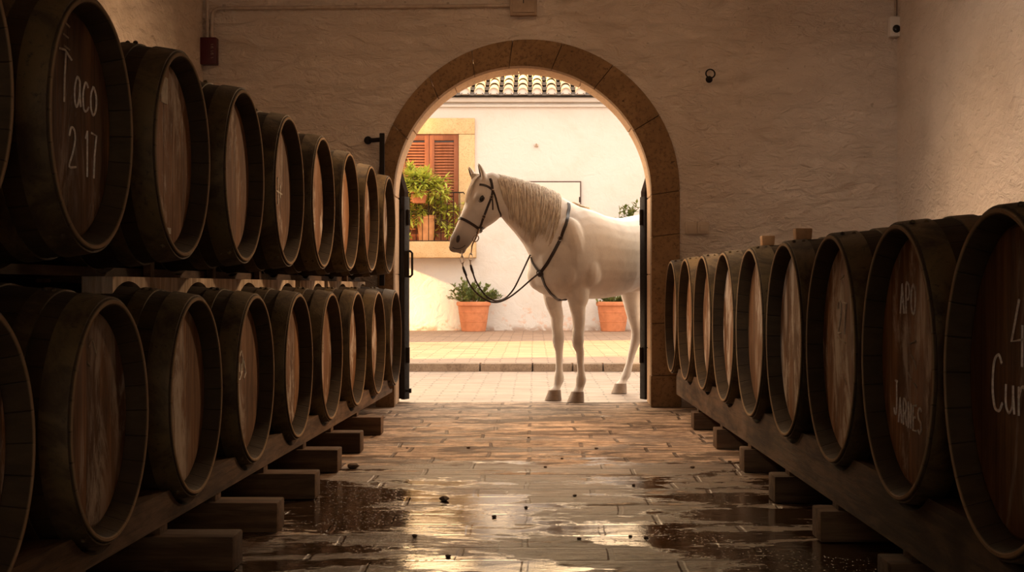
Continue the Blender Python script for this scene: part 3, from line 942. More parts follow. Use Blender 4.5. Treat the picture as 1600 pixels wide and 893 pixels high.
# hatch and wall hook on the far house
hx0, hx1, hz0, hz1 = wx(819), wx(908), wz(352), wz(283)
ha = empty('wall_hatch', ((hx0 + hx1) / 2, YF, hz0))
tag(ha, 'flat pale hatch with thin dark edge on the house wall behind the horse neck', 'hatch')
m = MB(); m.box(((hx0 + hx1) / 2, YF - .02, (hz0 + hz1) / 2), (hx1 - hx0, .06, hz1 - hz0), .004)
local_to(m.build('hatch_frame', M['hatch_frame'], ha), ha)
m = MB(); m.box(((hx0 + hx1) / 2 - .008, YF - .045, (hz0 + hz1) / 2 - .008), (hx1 - hx0 - .03, .05, hz1 - hz0 - .035), .006)
local_to(m.build('hatch_door', M['hatch'], ha), ha)
m = MB(); m.box((hx1 - .03, YF - .075, wz(312)), (.02, .02, .10), .004)
local_to(m.build('handle', M['iron'], ha), ha)
m = MB(); m.tube([P(838, 227, YF + .02), P(838, 227, YF - .05), P(838, 229, YF - .09), P(838, 224, YF - .10)], .014, 6)
m.box(P(838, 227, YF - .01), (.07, .02, .05), .006)
tag(m.build('wall_hook', M['steel'], None, True, 40), 'small hook high on the sunlit house wall, right of the window', 'hook')

# ------------------------------------------------------------------ door leaves
def door_leaf(name, hinge, ang, width, sgn, label):
    """hinge at local origin; leaf runs along local +x"""
    root = empty(name, hinge, ang)
    root['kind'] = 'structure'; root['label'] = label
    # arched half-leaf outline: height rises from hinge to meeting edge
    th = .065
    def zt(u): return 1.56 + math.sqrt(max(0, IR ** 2 - (IR - u) ** 2)) * .98
    nb = 6
    bw = width / nb
    m = MB()
    for k in range(nb):
        a, b = k * bw + .002, (k + 1) * bw - .002
        vs_ = []
        for u, zz in ((a, .025), (b, .025), (b, zt(b)), (a, zt(a))):
            vs_ += [(u, -th / 2, zz), (u, th / 2, zz)]
        m.add(vs_, [(0, 2, 4, 6), (1, 7, 5, 3), (0, 1, 3, 2), (2, 3, 5, 4), (4, 5, 7, 6), (6, 7, 1, 0)])
    m.build('door_panel', M['door_iron'], root)
    m = MB()
    for zz in (.28, .95, 1.50):
        m.box((width * .42, -sgn * (th / 2 + .006), zz), (width * .84, .012, .05), .003)
    m.build('strap_hinge', M['iron'], root, True, 40)
    m = MB()
    m.box((.012, 0, .80), (.03, th + .02, 1.56), .004)
    m.tube([(-.012, 0, .3), (-.012, 0, .42)], .014, 8); m.tube([(-.012, 0, 1.36), (-.012, 0, 1.48)], .014, 8)
    m.build('hinge_stile', M['iron'], root, True, 40)
    return root
yo = YW + TH + .045
dl = door_leaf('door_1', (-.985, yo, 0), R(180 - 22), .93, -1, 'open dark door leaf at the left jamb')
dr = door_leaf('door_2', (.834, yo, 0), R(22), .90, 1, 'open dark door leaf at the right jamb')
# bolt handle and foot latch standing out at the left door edge
m = MB()
def dpt(px, py, y=yo - .02): return P(px, py, y)
m.tube([dpt(634, 393), dpt(641, 392), dpt(644, 395), dpt(644, 429), dpt(641, 432), dpt(634, 431)], .009, 8)
m.box(dpt(636, 412), (.03, .03, .20), .004)
o = m.build('door_handle', M['iron'], None, True, 40)
o.parent = dl; o.matrix_parent_inverse = (Matrix.Translation(dl.location) @ Matrix.Rotation(R(158), 4, 'Z')).inverted()
m = MB(); m.tube([dpt(634, 610), dpt(641, 610)], .009, 8); m.box(dpt(641, 610), (.018, .02, .035), .003)
o = m.build('door_latch', M['iron'], None, True, 40)
o.parent = dl; o.matrix_parent_inverse = (Matrix.Translation(dl.location) @ Matrix.Rotation(R(158), 4, 'Z')).inverted()

# ------------------------------------------------------------------ fittings on the arch wall
# iron bracket at the left edge of the arch
YA = YW - .10
root = empty('iron_bracket', P(596, 445, YA))
tag(root, 'dark upright iron bar held off the wall at the left edge of the arch', 'bracket')
m = MB(); m.box((P(597, 208, YA) + P(597, 446, YA)) / 2, (.036, .030, (446 - 208) * YA / FPX), .004)
local_to(m.build('upright_bar', M['iron'], root, True, 40), root)
m = MB(); m.tube([P(596, 218, YA), P(583, 219, YW - .05), P(575, 219, YW + .01)], .017, 10); m.ellipsoid(P(575, 219, YW - .012), (.03, .018, .03))
local_to(m.build('wall_arm', M['iron'], root, True, 40), root)
m = MB(); m.tube([P(597, 440, YA), P(597, 440, YW)], .015, 8)
local_to(m.build('lower_arm', M['iron'], root, True, 40), root)

# conduit along the top of the wall down to a red box
def bend(a, b, c, r, n=6):
    a, b, c = Vector(a), Vector(b), Vector(c)
    d1, d2 = (a - b).normalized() * r, (c - b).normalized() * r
    return [(b + d1).lerp(b, u).lerp(b.lerp(b + d2, u), u) for u in [k / n for k in range(n + 1)]]
yp = YW - .022
A, B_, D = P(331, 62, yp), P(331, 13, yp), P(796, 8.5, yp)
m = MB(); m.tube([A] + bend(A, B_, D, .07) + [D], .013, 10)
for px in (350, 556, 700): m.box(P(px, 12 - (px - 331) * .0097, YW - .012), (.02, .02, .045), .004)
tag(m.build('conduit_pipe', M['pipe'], None, True, 40), 'painted conduit running level along the top of the arch wall', 'conduit pipe')
A, B_ = P(324, 62, yp), P(324, 16, yp)
m = MB(); m.tube([A, P(324, 22, yp), P(323, 0, yp), P(323, -60, yp)], .012, 10)
m.box(P(324, 32, YW - .012), (.045, .02, .02), .004)
tag(m.build('conduit_pipe', M['pipe'], None, True, 40), 'second conduit rising from the red box to the ceiling in the left corner', 'conduit pipe')
c0 = (P(316, 61, YW) + P(342, 103, YW)) / 2
root = empty('alarm_box', (c0.x, YW, P(0, 103, YW).z))
tag(root, 'dark red box with pale upright lettering in the left wall corner', 'alarm box')
w_, h_ = 26 * YW / FPX, 42 * YW / FPX
m = MB(); m.box((c0.x, YW - .045, c0.z), (w_, .09, h_), .010)
local_to(m.build('housing', M['red'], root, True, 40), root)

# junction box above the arch
c0 = (P(797, -6, YW) + P(839, 26, YW)) / 2; w_ = 42 * YW / FPX; h_ = 32 * YW / FPX
root = empty('junction_box', (c0.x, YW, c0.z))
tag(root, 'square painted junction box on the wall above the arch crown', 'junction box')
m = MB(); m.box((c0.x, YW - .03, c0.z), (w_, .06, h_), .006)
local_to(m.build('box', M['boxpaint'], root, True, 40), root)
m = MB(); m.box((c0.x, YW - .065, c0.z + .004), (w_ - .035, .012, h_ - .03), .004)
lid = local_to(m.build('lid', M['boxpaint'], root, True, 40), root)
m = MB(); m.box((c0.x, YW - .073, c0.z + .03), (.006, .008, .04), .001)
local_to(m.build('latch_slot', M['black_glass'], lid), root)

# ring bolt
cR = P(1110, 115, YW - .03)
root = empty('tether_ring', (cR.x, YW, cR.z - .04))
tag(root, 'small black iron tether ring bolted to the wall right of the arch', 'ring')
m = MB(); m.tube([cR + Vector((.033 * math.cos(a), .01 * math.sin(a), .033 * math.sin(a))) for a in [2 * math.pi * k / 24 for k in range(24)]], .0055, 8, closed=True)
local_to(m.build('ring', M['iron'], root, True), root)
m = MB(); m.tube([P(1108, 124, YW + .01), P(1108, 123, YW - .035)], .012, 10); m.ellipsoid(P(1108, 123, YW - .036), (.018, .018, .018)); m.ellipsoid(P(1108, 124, YW), (.026, .01, .026))
local_to(m.build('bolt', M['iron'], root, True), root)

# light switches
for px, lab in ((1079.5, 'left of the two beige wall switches beside the arch'), (1098.5, 'right of the two beige wall switches beside the arch')):
    c0 = P(px, 356, YW)
    root = empty('wall_switch', c0)
    tag(root, lab, 'light switch', 'wall switches beside the arch')
    s_ = 18.4 * YW / FPX
    m = MB(); m.box((0, -.012, 0), (s_, .024, s_), .005); m.build('switch_plate', M['switch'], root, True, 40)
    m = MB(); m.box((0, -.027, 0), (s_ * .66, .012, s_ * .62), .004, Matrix.Rotation(R(5), 4, 'X')); m.build('rocker', M['switch'], root, True, 40)

# motion sensor in the right corner and its cable
c0 = P(1396, 44, YW)
root = empty('motion_sensor', (c0.x, YW, c0.z - .07))
tag(root, 'small white motion sensor with round dark lens in the right wall corner', 'sensor')
m = MB(); m.box((c0.x, YW - .04, c0.z), (.092, .08, .150), .016)
local_to(m.build('housing', M['plastic'], root, True, 40), root)
m = MB(); m.ellipsoid((c0.x + .003, YW - .078, c0.z - .018), (.030, .016, .030))
local_to(m.build('lens', M['black_glass'], root, True), root)
m = MB(); m.tube([P(1407, 58, YW - .012), P(1408, 20, YW - .012), P(1406, -70, YW - .012)], .007, 8)
tag(m.build('cable', M['iron'], None, True), 'dark cable running up the right corner beside the motion sensor', 'cable')
m = MB(); m.tube([P(1399, 30, YW - .014), P(1399, -70, YW - .014)], .010, 8)
tag(m.build('conduit_pipe', M['pipe'], None, True), 'thin conduit above the motion sensor in the right corner', 'conduit pipe')
# illegible upright marks on the red box
def strokes_to_mesh(polys, rad, mapper, n=6):
    m = MB()
    for pl in polys:
        pts = [mapper(*q) for q in pl]
        m.tube(pts, rad, n)
    return m
ab = [o for o in bpy.data.objects if o.name == 'alarm_box'][0]
GLY = {  # stroke letters in a 0..1 wide, 0..1 high cell
 'T': [[(0, .98), (.45, 1.0), (1.0, .86)], [(.52, .98), (.42, .5), (.38, 0)]],
 'a': [[(.85, .62), (.5, .72), (.1, .45), (.12, .1), (.45, .0), (.8, .3), (.85, .62)], [(.85, .62), (.88, .2), (1.0, .02)]],
 'c': [[(.9, .6), (.5, .7), (.1, .4), (.2, .05), (.6, .0), (.95, .12)]],
 'o': [[(.5, .7), (.1, .5), (.1, .15), (.5, 0), (.9, .2), (.9, .5), (.5, .7), (.3, .62)]],
 '2': [[(.05, .78), (.3, 1.0), (.75, .95), (.85, .7), (.5, .35), (.05, .02), (.95, .04)]],
 '1': [[(.2, .82), (.5, 1.0), (.48, 0)]],
 '7': [[(.05, .98), (.95, .95), (.6, .5), (.45, 0)]],
 '4': [[(.55, 1.0), (.05, .36), (1.0, .42)], [(.75, .62), (.72, 0)]],
 'C': [[(.9, .85), (.6, 1.0), (.2, .85), (.05, .4), (.25, .05), (.65, .0), (.95, .15)]],
 'u': [[(.1, .65), (.08, .2), (.4, 0), (.8, .2), (.85, .65)], [(.85, .4), (.95, 0)]],
 'n': [[(.1, .65), (.1, 0)], [(.1, .4), (.45, .66), (.85, .5), (.9, 0)]],
 'i': [[(.5, .62), (.5, 0)], [(.48, .86), (.53, .9)]],
 'A': [[(.0, 0), (.48, 1.0), (.95, 0)], [(.2, .38), (.8, .4)]],
 'P': [[(.12, 0), (.12, 1.0), (.7, .98), (.92, .75), (.65, .5), (.12, .48)]],
 'O': [[(.5, 1.0), (.1, .75), (.08, .25), (.5, 0), (.9, .25), (.9, .75), (.5, 1.0)]],
 'J': [[(.35, 1.0), (.85, .98)], [(.65, 1.0), (.65, .2), (.35, 0), (.05, .18)]],
 'R': [[(.1, 0), (.1, 1.0), (.75, .95), (.85, .7), (.55, .5), (.12, .48)], [(.5, .5), (.95, 0)]],
 'N': [[(.1, 0), (.12, 1.0), (.85, 0.02), (.88, 1.0)]],
 'E': [[(.9, 1.0), (.12, .98), (.1, 0), (.92, .02)], [(.1, .52), (.7, .52)]],
 'S': [[(.9, .88), (.5, 1.0), (.12, .8), (.3, .56), (.75, .42), (.85, .15), (.5, 0), (.08, .12)]],
 'F': [[(.9, 1.0), (.12, .98), (.1, 0)], [(.1, .52), (.7, .52)]],
}
def write(polys, s, x, z, w, h, gap=.25, drop=0.0):
    for ch in s:
        polys.append(None)
        if ch == ' ': x += w; continue
        for pl in GLY[ch]:
            g_ = pl if ch in 'AN1EFT7' else smooth(pl)
            polys.append([(x + u * w, z + v * h) for (u, v) in g_])
        x += w * (1 + gap); z -= drop
    return x
pl = []
for k in range(5):   # a column of worn marks
    zz = .045 + k * .024
    pl += [[(.022, zz), (.040, zz + .004)], [(.022, zz + .010), (.036, zz + .012), (.040, zz + .004)]][: 2 if k % 2 else 1]
mk = strokes_to_mesh(pl, .0018, lambda x_, z_: Vector((x_, -.0905, z_)))
mk.build('lettering', M['faint_chalk'], ab)

# ------------------------------------------------------------------ barrels
def r_at(rh, rb, L, y):
    u = abs(2 * y / L - 1)
    return rb - (rb - rh) * u ** 2.0
def bolt_dome(m, c, r_, axis):
    mm = axis.to_track_quat('Z', 'Y').to_matrix()
    m.ellipsoid(c, (r_, r_, r_ * .8), mm, 8, 5)

MY = Matrix.Rotation(R(-90), 4, 'X')      # local z of a lathe -> local +y of the barrel
def make_barrel(D, belly, L, hoops):
    """barrel lying along local +y, the head we see at y = 0 facing -y, axis at z = 0"""
    rh, rb = D / 2, belly / 2
    root = empty('sherry_barrel')
    n = 72
    prof = [(rh - .034, .062), (rh - .030, .05), (rh - .015, .004), (rh - .011, 0.0), (rh - .004, 0.0), (rh, .004)]
    for k in range(1, 20):
        y = .004 + (L - .008) * k / 20
        prof.append((r_at(rh, rb, L, y), y))
    prof += [(rh, L - .004), (rh - .004, L), (rh - .017, L), (rh - .021, L - .004), (rh - .030, L - .05), (rh - .034, L - .062)]
    m = MB(); m.lathe(prof, n, MY, closed=True)
    m.build('staves', M['staves'], root, True, 38)
    # head: boards, closing the front, slightly dished
    for (y, nm, sg) in ((.056, 'barrel_head', -1), (L - .056, 'barrel_head', 1)):
        rr = rh - .031
        vs_, fs = [(0, y, 0)], []
        rings = [rr * .5, rr - .012, rr]
        for q, r_ in enumerate(rings):
            yy = y if q < 2 else y - sg * .006
            vs_ += [(r_ * math.cos(2 * math.pi * k / n), yy, r_ * math.sin(2 * math.pi * k / n)) for k in range(n)]
        for k in range(n):
            k2 = (k + 1) % n
            fs.append((0, 1 + k, 1 + k2))
            for q in range(2): fs.append((1 + q * n + k, 1 + (q + 1) * n + k, 1 + (q + 1) * n + k2, 1 + q * n + k2))
        if sg > 0: fs = [tuple(reversed(f)) for f in fs]
        mesh_ob(nm, vs_, fs, M['head_wood'], root)
    for (ya, yb_, riv) in hoops:
        hp = []
        th = .005
        for k in range(5):
            y = ya + (yb_ - ya) * k / 4
            hp.append((r_at(rh, rb, L, y) + .0005, y))
        outp = [(r_ + th, y) for (r_, y) in reversed(hp)]
        m = MB(); m.lathe(hp + outp, n, MY, closed=True)
        ym = (ya + yb_) / 2
        for a in riv:
            rr = r_at(rh, rb, L, ym) + th
            for dy in (-.25, .25):
                d = Vector((math.cos(a), 0, math.sin(a)))
                bolt_dome(m, d * (rr + .001) + Vector((0, ym + dy * (yb_ - ya), 0)), .0085, d)
        m.build('hoop', M['hoop'], root, True, 38)
    # bung in the belly's top
    m = MB()
    m.lathe([(.0001, rb + .012), (.024, rb + .012), (.026, rb + .008), (.025, rb - .01), (.0001, rb - .01)], 16, Matrix.Translation((0, L * .5, 0)))
    m.build('bung', M['cork'], root, True, 40)
    return root

HB = lambda L: [(.010, .088, (1.35, 4.2)), (.155, .215, (1.9, 5.1)), (.345, .405, (1.2, 4.0)),
                (L - .405, L - .345, (1.9, 5.0)), (L - .215, L - .155, (1.3, 4.3)), (L - .088, L - .010, (1.7, 5.2))]
proto_r = make_barrel(.78, .858, 1.22, HB(1.22))
HL = lambda L: [(.008, .078, (1.2, 4.2)), (.130, .180, (1.75, 5.1)), (.285, .335, (1.3, 4.0)),
                (L - .335, L - .285, (1.9, 5.0)), (L - .180, L - .130, (1.3, 4.3)), (L - .078, L - .008, (1.7, 5.2))]
proto_l = make_barrel(.66, .757, 1.06, HL(1.06))

def smooth(pl):
    if len(pl) < 4: return pl
    out = []
    for i in range(len(pl) - 1):
        p0, p1, p2, p3 = pl[max(0, i - 1)], pl[i], pl[i + 1], pl[min(len(pl) - 1, i + 2)]
        for k in range(4):
            t = k / 4
            out.append(tuple(.5 * (2 * p1[j] + (p2[j] - p0[j]) * t + (2 * p0[j] - 5 * p1[j] + 4 * p2[j] - p3[j]) * t * t + (3 * p1[j] - p0[j] - 3 * p2[j] + p3[j]) * t ** 3) for j in (0, 1)))
    return out + [pl[-1]]
def chalk(root, polys, rad=.0042, y=.0555, mat='chalk', name='chalk_mark'):
    groups = []
    if None in polys:
        for p_ in polys:
            if p_ is None: groups.append([])
            else: groups[-1].append(p_)
        name = 'chalk_letter' if name != 'chalk_number' else 'chalk_digit'
    else:
        groups = [[p_] for p_ in polys]
    for g_ in groups:
        m = MB()
        for p_ in g_:
            m.tube([Vector((u, y, v)) for (u, v) in p_], rad, 5)
        m.build(name, M[mat], root)

ORD = ['', 'second ', 'third ', 'fourth ', 'fifth ', 'sixth ', 'seventh ', 'eighth ']
NUM = ['nearest', 'second', 'third', 'fourth', 'fifth', 'sixth', 'seventh', 'eighth', 'ninth']
UP, LOW, RT = {}, {}, {}
ROWS = []
def uy(k): return 9.95 - .88 * (8 - k)
def ux(Y): return -1.155 + .0253 * (Y - 3.79)
def ly(k): return 10.20 - .895 * (8 - k)
def lx(Y): return -1.150 + .0273 * (Y - 3.935)
def ry(k): return 10.14 - .865 * (9 - k)
def rx(Y): return 1.020 - .0105 * (Y - 4.0)
ZU, ZL, ZR = 1.315, .525, .676
used = {}
def place(proto, X, Y, Z, rz, label, group, spin):
    if proto.name not in used:
        o = proto; used[proto.name] = 1
    else:
        o = copy_tree(proto)
    o.location = (X, Y, Z); o.rotation_euler = (0, 0, rz)
    tag(o, label, 'barrel', group)
    return o
UL = ['closest barrel of the upper left row, only its dark rim inside the picture',
      'upper left barrel chalked Taco with a number below',
      'upper left barrel with small white paper label near the top of its brown head',
      'upper left barrel next beyond the paper-labelled one, with greyish mould-streaked head',
      'upper left barrel with a small white chalk cross mark on its head',
      'fourth barrel back from the arch in the upper left row, pale flecked head',
      'third barrel back from the arch in the upper left row, plain brown head',
      'second barrel back from the arch in the upper left row, plain narrow-looking head',
      'last barrel of the upper left row, touching the arch edge under the iron bar']
LL = ['closest barrel of the lower left row, cut by the left picture edge, nearly black',
      'large lower left barrel under the chalked Taco barrel, brown head with dark stains',
      'lower left barrel standing in front of the long pale plank, bare orange-brown head',
      'lower left barrel with small curved chalk scribble on its brown head',
      'fifth barrel back from the arch in the lower left row, plain brown head',
      'fourth barrel back from the arch in the lower left row, faint chalk at middle',
      'third barrel back from the arch in the lower left row, plain brown head',
      'second barrel back from the arch in the lower left row, with pale chalk flecks',
      'last barrel of the lower left row, touching the door jamb']
RL = ['', 'closest right row barrel chalked 4 and Cuni, cut by the right picture edge',
      'right row barrel chalked APO and JARNES on its brown head',
      'right row barrel chalked 27 in the middle of its lit brown head',
      'right row barrel beside the one chalked 27, a wooden bung block on top',
      'fifth barrel from the right picture edge, right row, wooden bung block on top',
      'fourth barrel back from the arch in the right row, narrow-looking head',
      'third barrel back from the arch in the right row, narrow-looking head',
      'second barrel back from the arch in the right row, thin lit head edge',
      'last barrel of the right row, smallest in view beside the arch jamb']
for k in range(9):
    Y = uy(k); UP[k] = place(proto_l, ux(Y), Y, ZU, R(90 - 1.45), UL[k], 'barrels of the upper left row', 0)
for k in range(9):
    Y = ly(k); LOW[k] = place(proto_l, lx(Y), Y, ZL, R(90 - 1.55), LL[k], 'barrels of the lower left row', 0)
for k in range(1, 10):
    Y = ry(k); RT[k] = place(proto_r, rx(Y), Y, ZR, R(-90 + .6), RL[k], 'barrels of the right row', 0)

# writing on the heads
pl = []
write(pl, 'T', -.115, .05, .09, .135); write(pl, 'aco', -.005, .05, .050, .110, .28, .004)
chalk(UP[1], pl, .0034)
pl = []
write(pl, '2', -.045, -.115, .055, .105); write(pl, '17', .075, -.13, .045, .125, .2)
chalk(UP[1], pl, .0034, name='chalk_number')
chalk(UP[1], [[(-.10, .26), (-.04, .25)], [(-.09, .225), (-.05, .22)], [(-.08, .195), (-.04, .19)]], .003, .0555, 'faint_chalk', 'faint_chalk_mark')
m = MB(); m.box((-.045, .0548, .205), (.075, .002, .085), .0006)
lab = m.build('paper_label', M['paper'], UP[2])
m = MB(); m.box((.005, .0548, -.245), (.045, .002, .02), .0006)
m.build('paper_label', M['paper'], UP[2])
chalk(UP[4], [[(-.06, .0), (.07, -.01)], [(-.02, .06), (-.015, -.06)], [(.03, .03), (.03, -.03)]], .005)
chalk(UP[5], [[(-.06, .15), (-.02, .19), (-.05, .10)], [(-.03, -.13), (.02, -.10), (.0, -.17)]], .005)
chalk(LOW[3], [[(-.07, .09), (-.04, .11), (-.02, .08), (-.03, .03), (-.07, -.0), (-.09, .0)], [(-.045, .06), (-.055, .02)], [(.0, .07), (.03, .02), (.0, .0)], [(-.085, .07), (-.08, .03)]], .0042)
chalk(LOW[5], [[(-.04, .07), (-.01, .09), (.0, .03)], [(.02, .08), (.02, .02)]], .004, .0555, 'faint_chalk')
chalk(LOW[7], [[(-.05, .08), (.0, .10), (.02, .02), (-.04, .0)], [(-.02, -.05), (.03, -.02)]], .005)
chalk(LOW[1], [[(-.04, .20), (-.01, .22), (.02, .18)], [(-.05, .16), (-.03, .15)]], .003, .0555, 'faint_chalk', 'faint_chalk_mark')
pl = []
write(pl, '4', -.05, .035, .10, .15)
chalk(RT[1], pl, .0038, name='chalk_number')
pl = []
write(pl, 'C', -.18, -.075, .075, .13); write(pl, 'uni', -.09, -.075, .065, .10, .3)
chalk(RT[1], pl, .0038)
pl = []
write(pl, 'APO', -.135, .135, .045, .085, .3)
chalk(RT[2], pl, .0036)
pl = []
write(pl, 'J', -.205, -.165, .045, .10); write(pl, 'ARNES', -.155, -.185, .040, .072, .28, .003)
chalk(RT[2], pl, .0036)
chalk(RT[2], [[(-.03, .05), (.03, .06)], [(-.02, .02), (.02, .0), (.03, -.02)], [(-.06, -.03), (-.02, -.05)], [(.01, -.06), (.04, -.07)]], .003, .0555, 'faint_chalk', 'faint_chalk_mark')
pl = []
write(pl, '27', -.095, .05, .06, .11, .25)
chalk(RT[3], pl, .0036, name='chalk_number')
chalk(RT[3], [[(-.06, .24), (.0, .25)], [(-.10, .035), (.02, .02)], [(.0, -.1), (.03, -.12)]], .003, .0555, 'faint_chalk', 'faint_chalk_mark')

# bung blocks standing on two right-hand barrels
for k, lab, px in ((4, 'wooden bung block on the barrel beside the one chalked 27', 1254), (5, 'wooden bung block on the fifth barrel from the right picture edge', 1199)):
    Y = ry(k) + .02
    X = (px - VX) * Y / FPX
    yl = (X - rx(Y))
    zt_ = ZR + r_at(.39, .429, 1.22, yl) + .003
    m = MB(); m.box((X, Y, zt_ + .022), (.07 if k == 4 else .062, .07, .046), .006, None, .9)
    tag(m.build('bung_block', M['cork'], None, True, 40), lab, 'bung', 'bung blocks on the right row')

# ------------------------------------------------------------------ rails the barrels lie on
def rail(name, mat, y0, y1, xf, depth, zb, zt_, holes, label, cat='beam', group=None, clear=.004, dy=.02):
    """timber along the row; xf(Y) = aisle side, depth signed away from the aisle; holes = (Yc, zc, r, sign) saddles: sign>0 cut from above"""
    n = max(8, int((y1 - y0) / dy))
    vs_, fs = [], []
    for i in range(n + 1):
        Y = y0 + (y1 - y0) * i / n
        t_, b_ = zt_, zb
        for (yc, zc, r_, sg) in holes:
            d = abs(Y - yc)
            if d < r_:
                q = math.sqrt(r_ * r_ - d * d)
                if sg > 0: t_ = min(t_, zc - q - clear)
                else: b_ = max(b_, zc + q + clear)
        if t_ < b_ + .004: t_ = b_ + .004
        for x_, z_ in ((xf(Y), b_), (xf(Y), t_), (xf(Y) + depth, t_), (xf(Y) + depth, b_)):
            vs_.append((x_, Y, z_))
    for i in range(n):
        a, b = 4 * i, 4 * i + 4
        for k in range(4):
            k2 = (k + 1) % 4
            fs.append((a + k, b + k, b + k2, a + k2))
    fs += [(0, 1, 2, 3), (4 * n + 3, 4 * n + 2, 4 * n + 1, 4 * n)]
    c = Vector((sum(v[0] for v in vs_) / len(vs_), (y0 + y1) / 2, zb))
    o = mesh_ob(name, [Vector(v) - c for v in vs_], fs, mat)
    o.location = c
    bm = bmesh.new(); bm.from_mesh(o.data); bmesh.ops.recalc_face_normals(bm, faces=bm.faces); bm.to_mesh(o.data); bm.free()
    if label: tag(o, label, cat, group)
    return o
TH_ = .006   # hoop thickness
def holes_l(ys, zc, off, w, sg): 
    r_ = max(r_at(.33, .3785, 1.06, off), r_at(.33, .3785, 1.06, min(off + w, 1.06))) + TH_
    return [(y, zc, r_, sg) for y in ys]
UYS, LYS, RYS = [uy(k) for k in range(9)], [ly(k) for k in range(9)], [ry(k) for k in range(1, 10)]
BLK = .112
PK = .026
# left lower rail: front and rear timber
rail('rail_timber', M['beam_wood'], 2.3, 10.25, lambda Y: lx(Y) - .035, -.115, BLK + PK, .240, holes_l(LYS, ZL, .035, .115, 1), 'long scarred timber rail under the front of the lower left barrels', 'rail timber')
rail('rail_timber', M['beam_wood'], 2.3, 10.25, lambda Y: lx(Y) - .90, -.11, BLK + PK, .240, holes_l(LYS, ZL, .90, .11, 1), 'timber rail under the back of the lower left barrels, against the wall', 'rail timber')
def holes_r(off, w):
    r_ = max(r_at(.39, .429, 1.22, off), r_at(.39, .429, 1.22, off + w)) + TH_
    return [(y, ZR, r_, 1) for y in RYS]
rail('rail_timber', M['beam_wood'], 2.3, 10.05, lambda Y: rx(Y) + .035, .13, BLK + PK, .322, holes_r(.035, .13), 'long scarred timber rail under the front of the right row of barrels', 'rail timber')
rail('rail_timber', M['beam_wood'], 2.3, 10.05, lambda Y: rx(Y) + 1.03, .12, BLK + PK, .322, holes_r(1.03, .12), 'timber rail under the back of the right row of barrels, by the wall', 'rail timber')

# sleeper blocks on the floor with a packing piece under the rail
LBY = [3.0, 3.72, 4.49, 5.19, 6.0, 6.88, 7.67, 8.59]
RBY = [3.25, 4.05, 4.99, 5.90, 6.88, 7.85, 8.90]
lname = ['last', 'second from the last', 'third from the last', 'fourth from the last', 'fifth from the last', 'sixth from the last', 'seventh from the last', 'eighth from the last']
random.seed(9)
def block(xa, xb, Y, dy, label, group, xp, skew):
    root = empty('sleeper_block', ((xa + xb) / 2, Y + dy / 2, 0))
    tag(root, label, 'block', group)
    m = MB(); m.box((0, 0, BLK / 2), (abs(xb - xa), dy, BLK - .002 + random.uniform(-.004, 0)), .007, Matrix.Rotation(skew, 4, 'Z'))
    m.build('block', M['block_wood'], root, True, 40)
    for i, x_ in enumerate(xp):
        m = MB(); m.box((x_ - (xa + xb) / 2, 0, BLK + PK / 2 - .003), (.10, dy * .62, PK + .004), .003)
        m.build('packing_piece', M['block_wood'], root, True, 40)
for i, Y in enumerate(reversed(LBY)):
    block(-.915 - .012 * (i % 3), -2.25, Y, .15, lname[i] + ' sleeper block toward the arch under the left rail', 'sleeper blocks under the left rail', (lx(Y) - .09, lx(Y) - .955), R(random.uniform(-.4, .4)))
for i, Y in enumerate(reversed(RBY)):
    block(.985 + .008 * (i % 3), 2.33, Y, .16, lname[i] + ' sleeper block toward the arch under the right rail', 'sleeper blocks under the right rail', (rx(Y) + .10, rx(Y) + 1.09), R(random.uniform(-.4, .4)))

# planks lying on the lower left barrels, and the thin rail that carries the upper row
def lower_tops(off, w): return holes_l(LYS, ZL, off, w, -1)
PO, PW = .235, .10
for (a, b, lab) in ((2.25, 3.62, 'dark plank on the nearest lower left barrels, at the left picture edge'),
                    (4.66, 7.72, 'long limewashed plank lying across the lower left barrels, under the upper row'),
                    (7.86, 8.62, 'short pale plank on the lower left barrels, between the long plank and the far one'),
                    (8.74, 10.3, 'far pale plank on the lower left barrels, nearest the arch')):
    rail('bearing_plank', M['pale_plank'], a, b, lambda Y: lx(Y) - PO, -PW, .800, .922, lower_tops(PO, PW), lab, 'plank', 'planks across the lower left barrels')
rail('bearing_plank', M['beam_wood'], 2.25, 10.3, lambda Y: lx(Y) - .80, -PW, .800, .922, lower_tops(.80, PW), 'plank across the back of the lower left barrels, by the wall', 'plank')
# thin rail under the upper row, set on the planks and bridging them
for off, lab in ((PO + .035, 'thin dark rail under the front of the upper left barrels, on the pale planks'), (.825, 'thin dark rail under the back of the upper left barrels')):
    hol = [(y, ZU, max(r_at(.33, .3785, 1.06, off - .01), r_at(.33, .3785, 1.06, off + .055)) + TH_, 1) for y in UYS]
    rail('rail_timber', M['beam_wood'], 2.25, 10.3, lambda Y, off=off: lx(Y) - off, -.045, .923, .952, hol, lab, 'rail timber')
# wedges between the upper barrels, standing on the planks
cy = [5.05, 5.90, 6.80, 7.60, 8.0, 8.5, 9.0, 9.5]
wl = ['nearest', 'second nearest', 'third nearest', 'fourth nearest', 'fifth nearest', 'sixth nearest', 'seventh nearest', 'eighth nearest']
ci = 0
for k in range(2, 9):
    Y = (uy(k) + uy(k - 1)) / 2
    if not (4.7 < Y < 7.65 or 7.9 < Y < 8.6 or 8.77 < Y < 10.2): continue
    m = MB()
    dz = .06
    m.box((0, 0, dz / 2), (.028, .052, dz), .004)
    o = m.build('wedge', M['block_wood'], None, True, 40)
    o.location = (lx(Y) - PO - .0155, Y, .9225)
    tag(o, wl[ci] + ' small wooden chock between the upper left barrels on the planks', 'wedge', 'chocks between the upper left barrels'); ci += 1

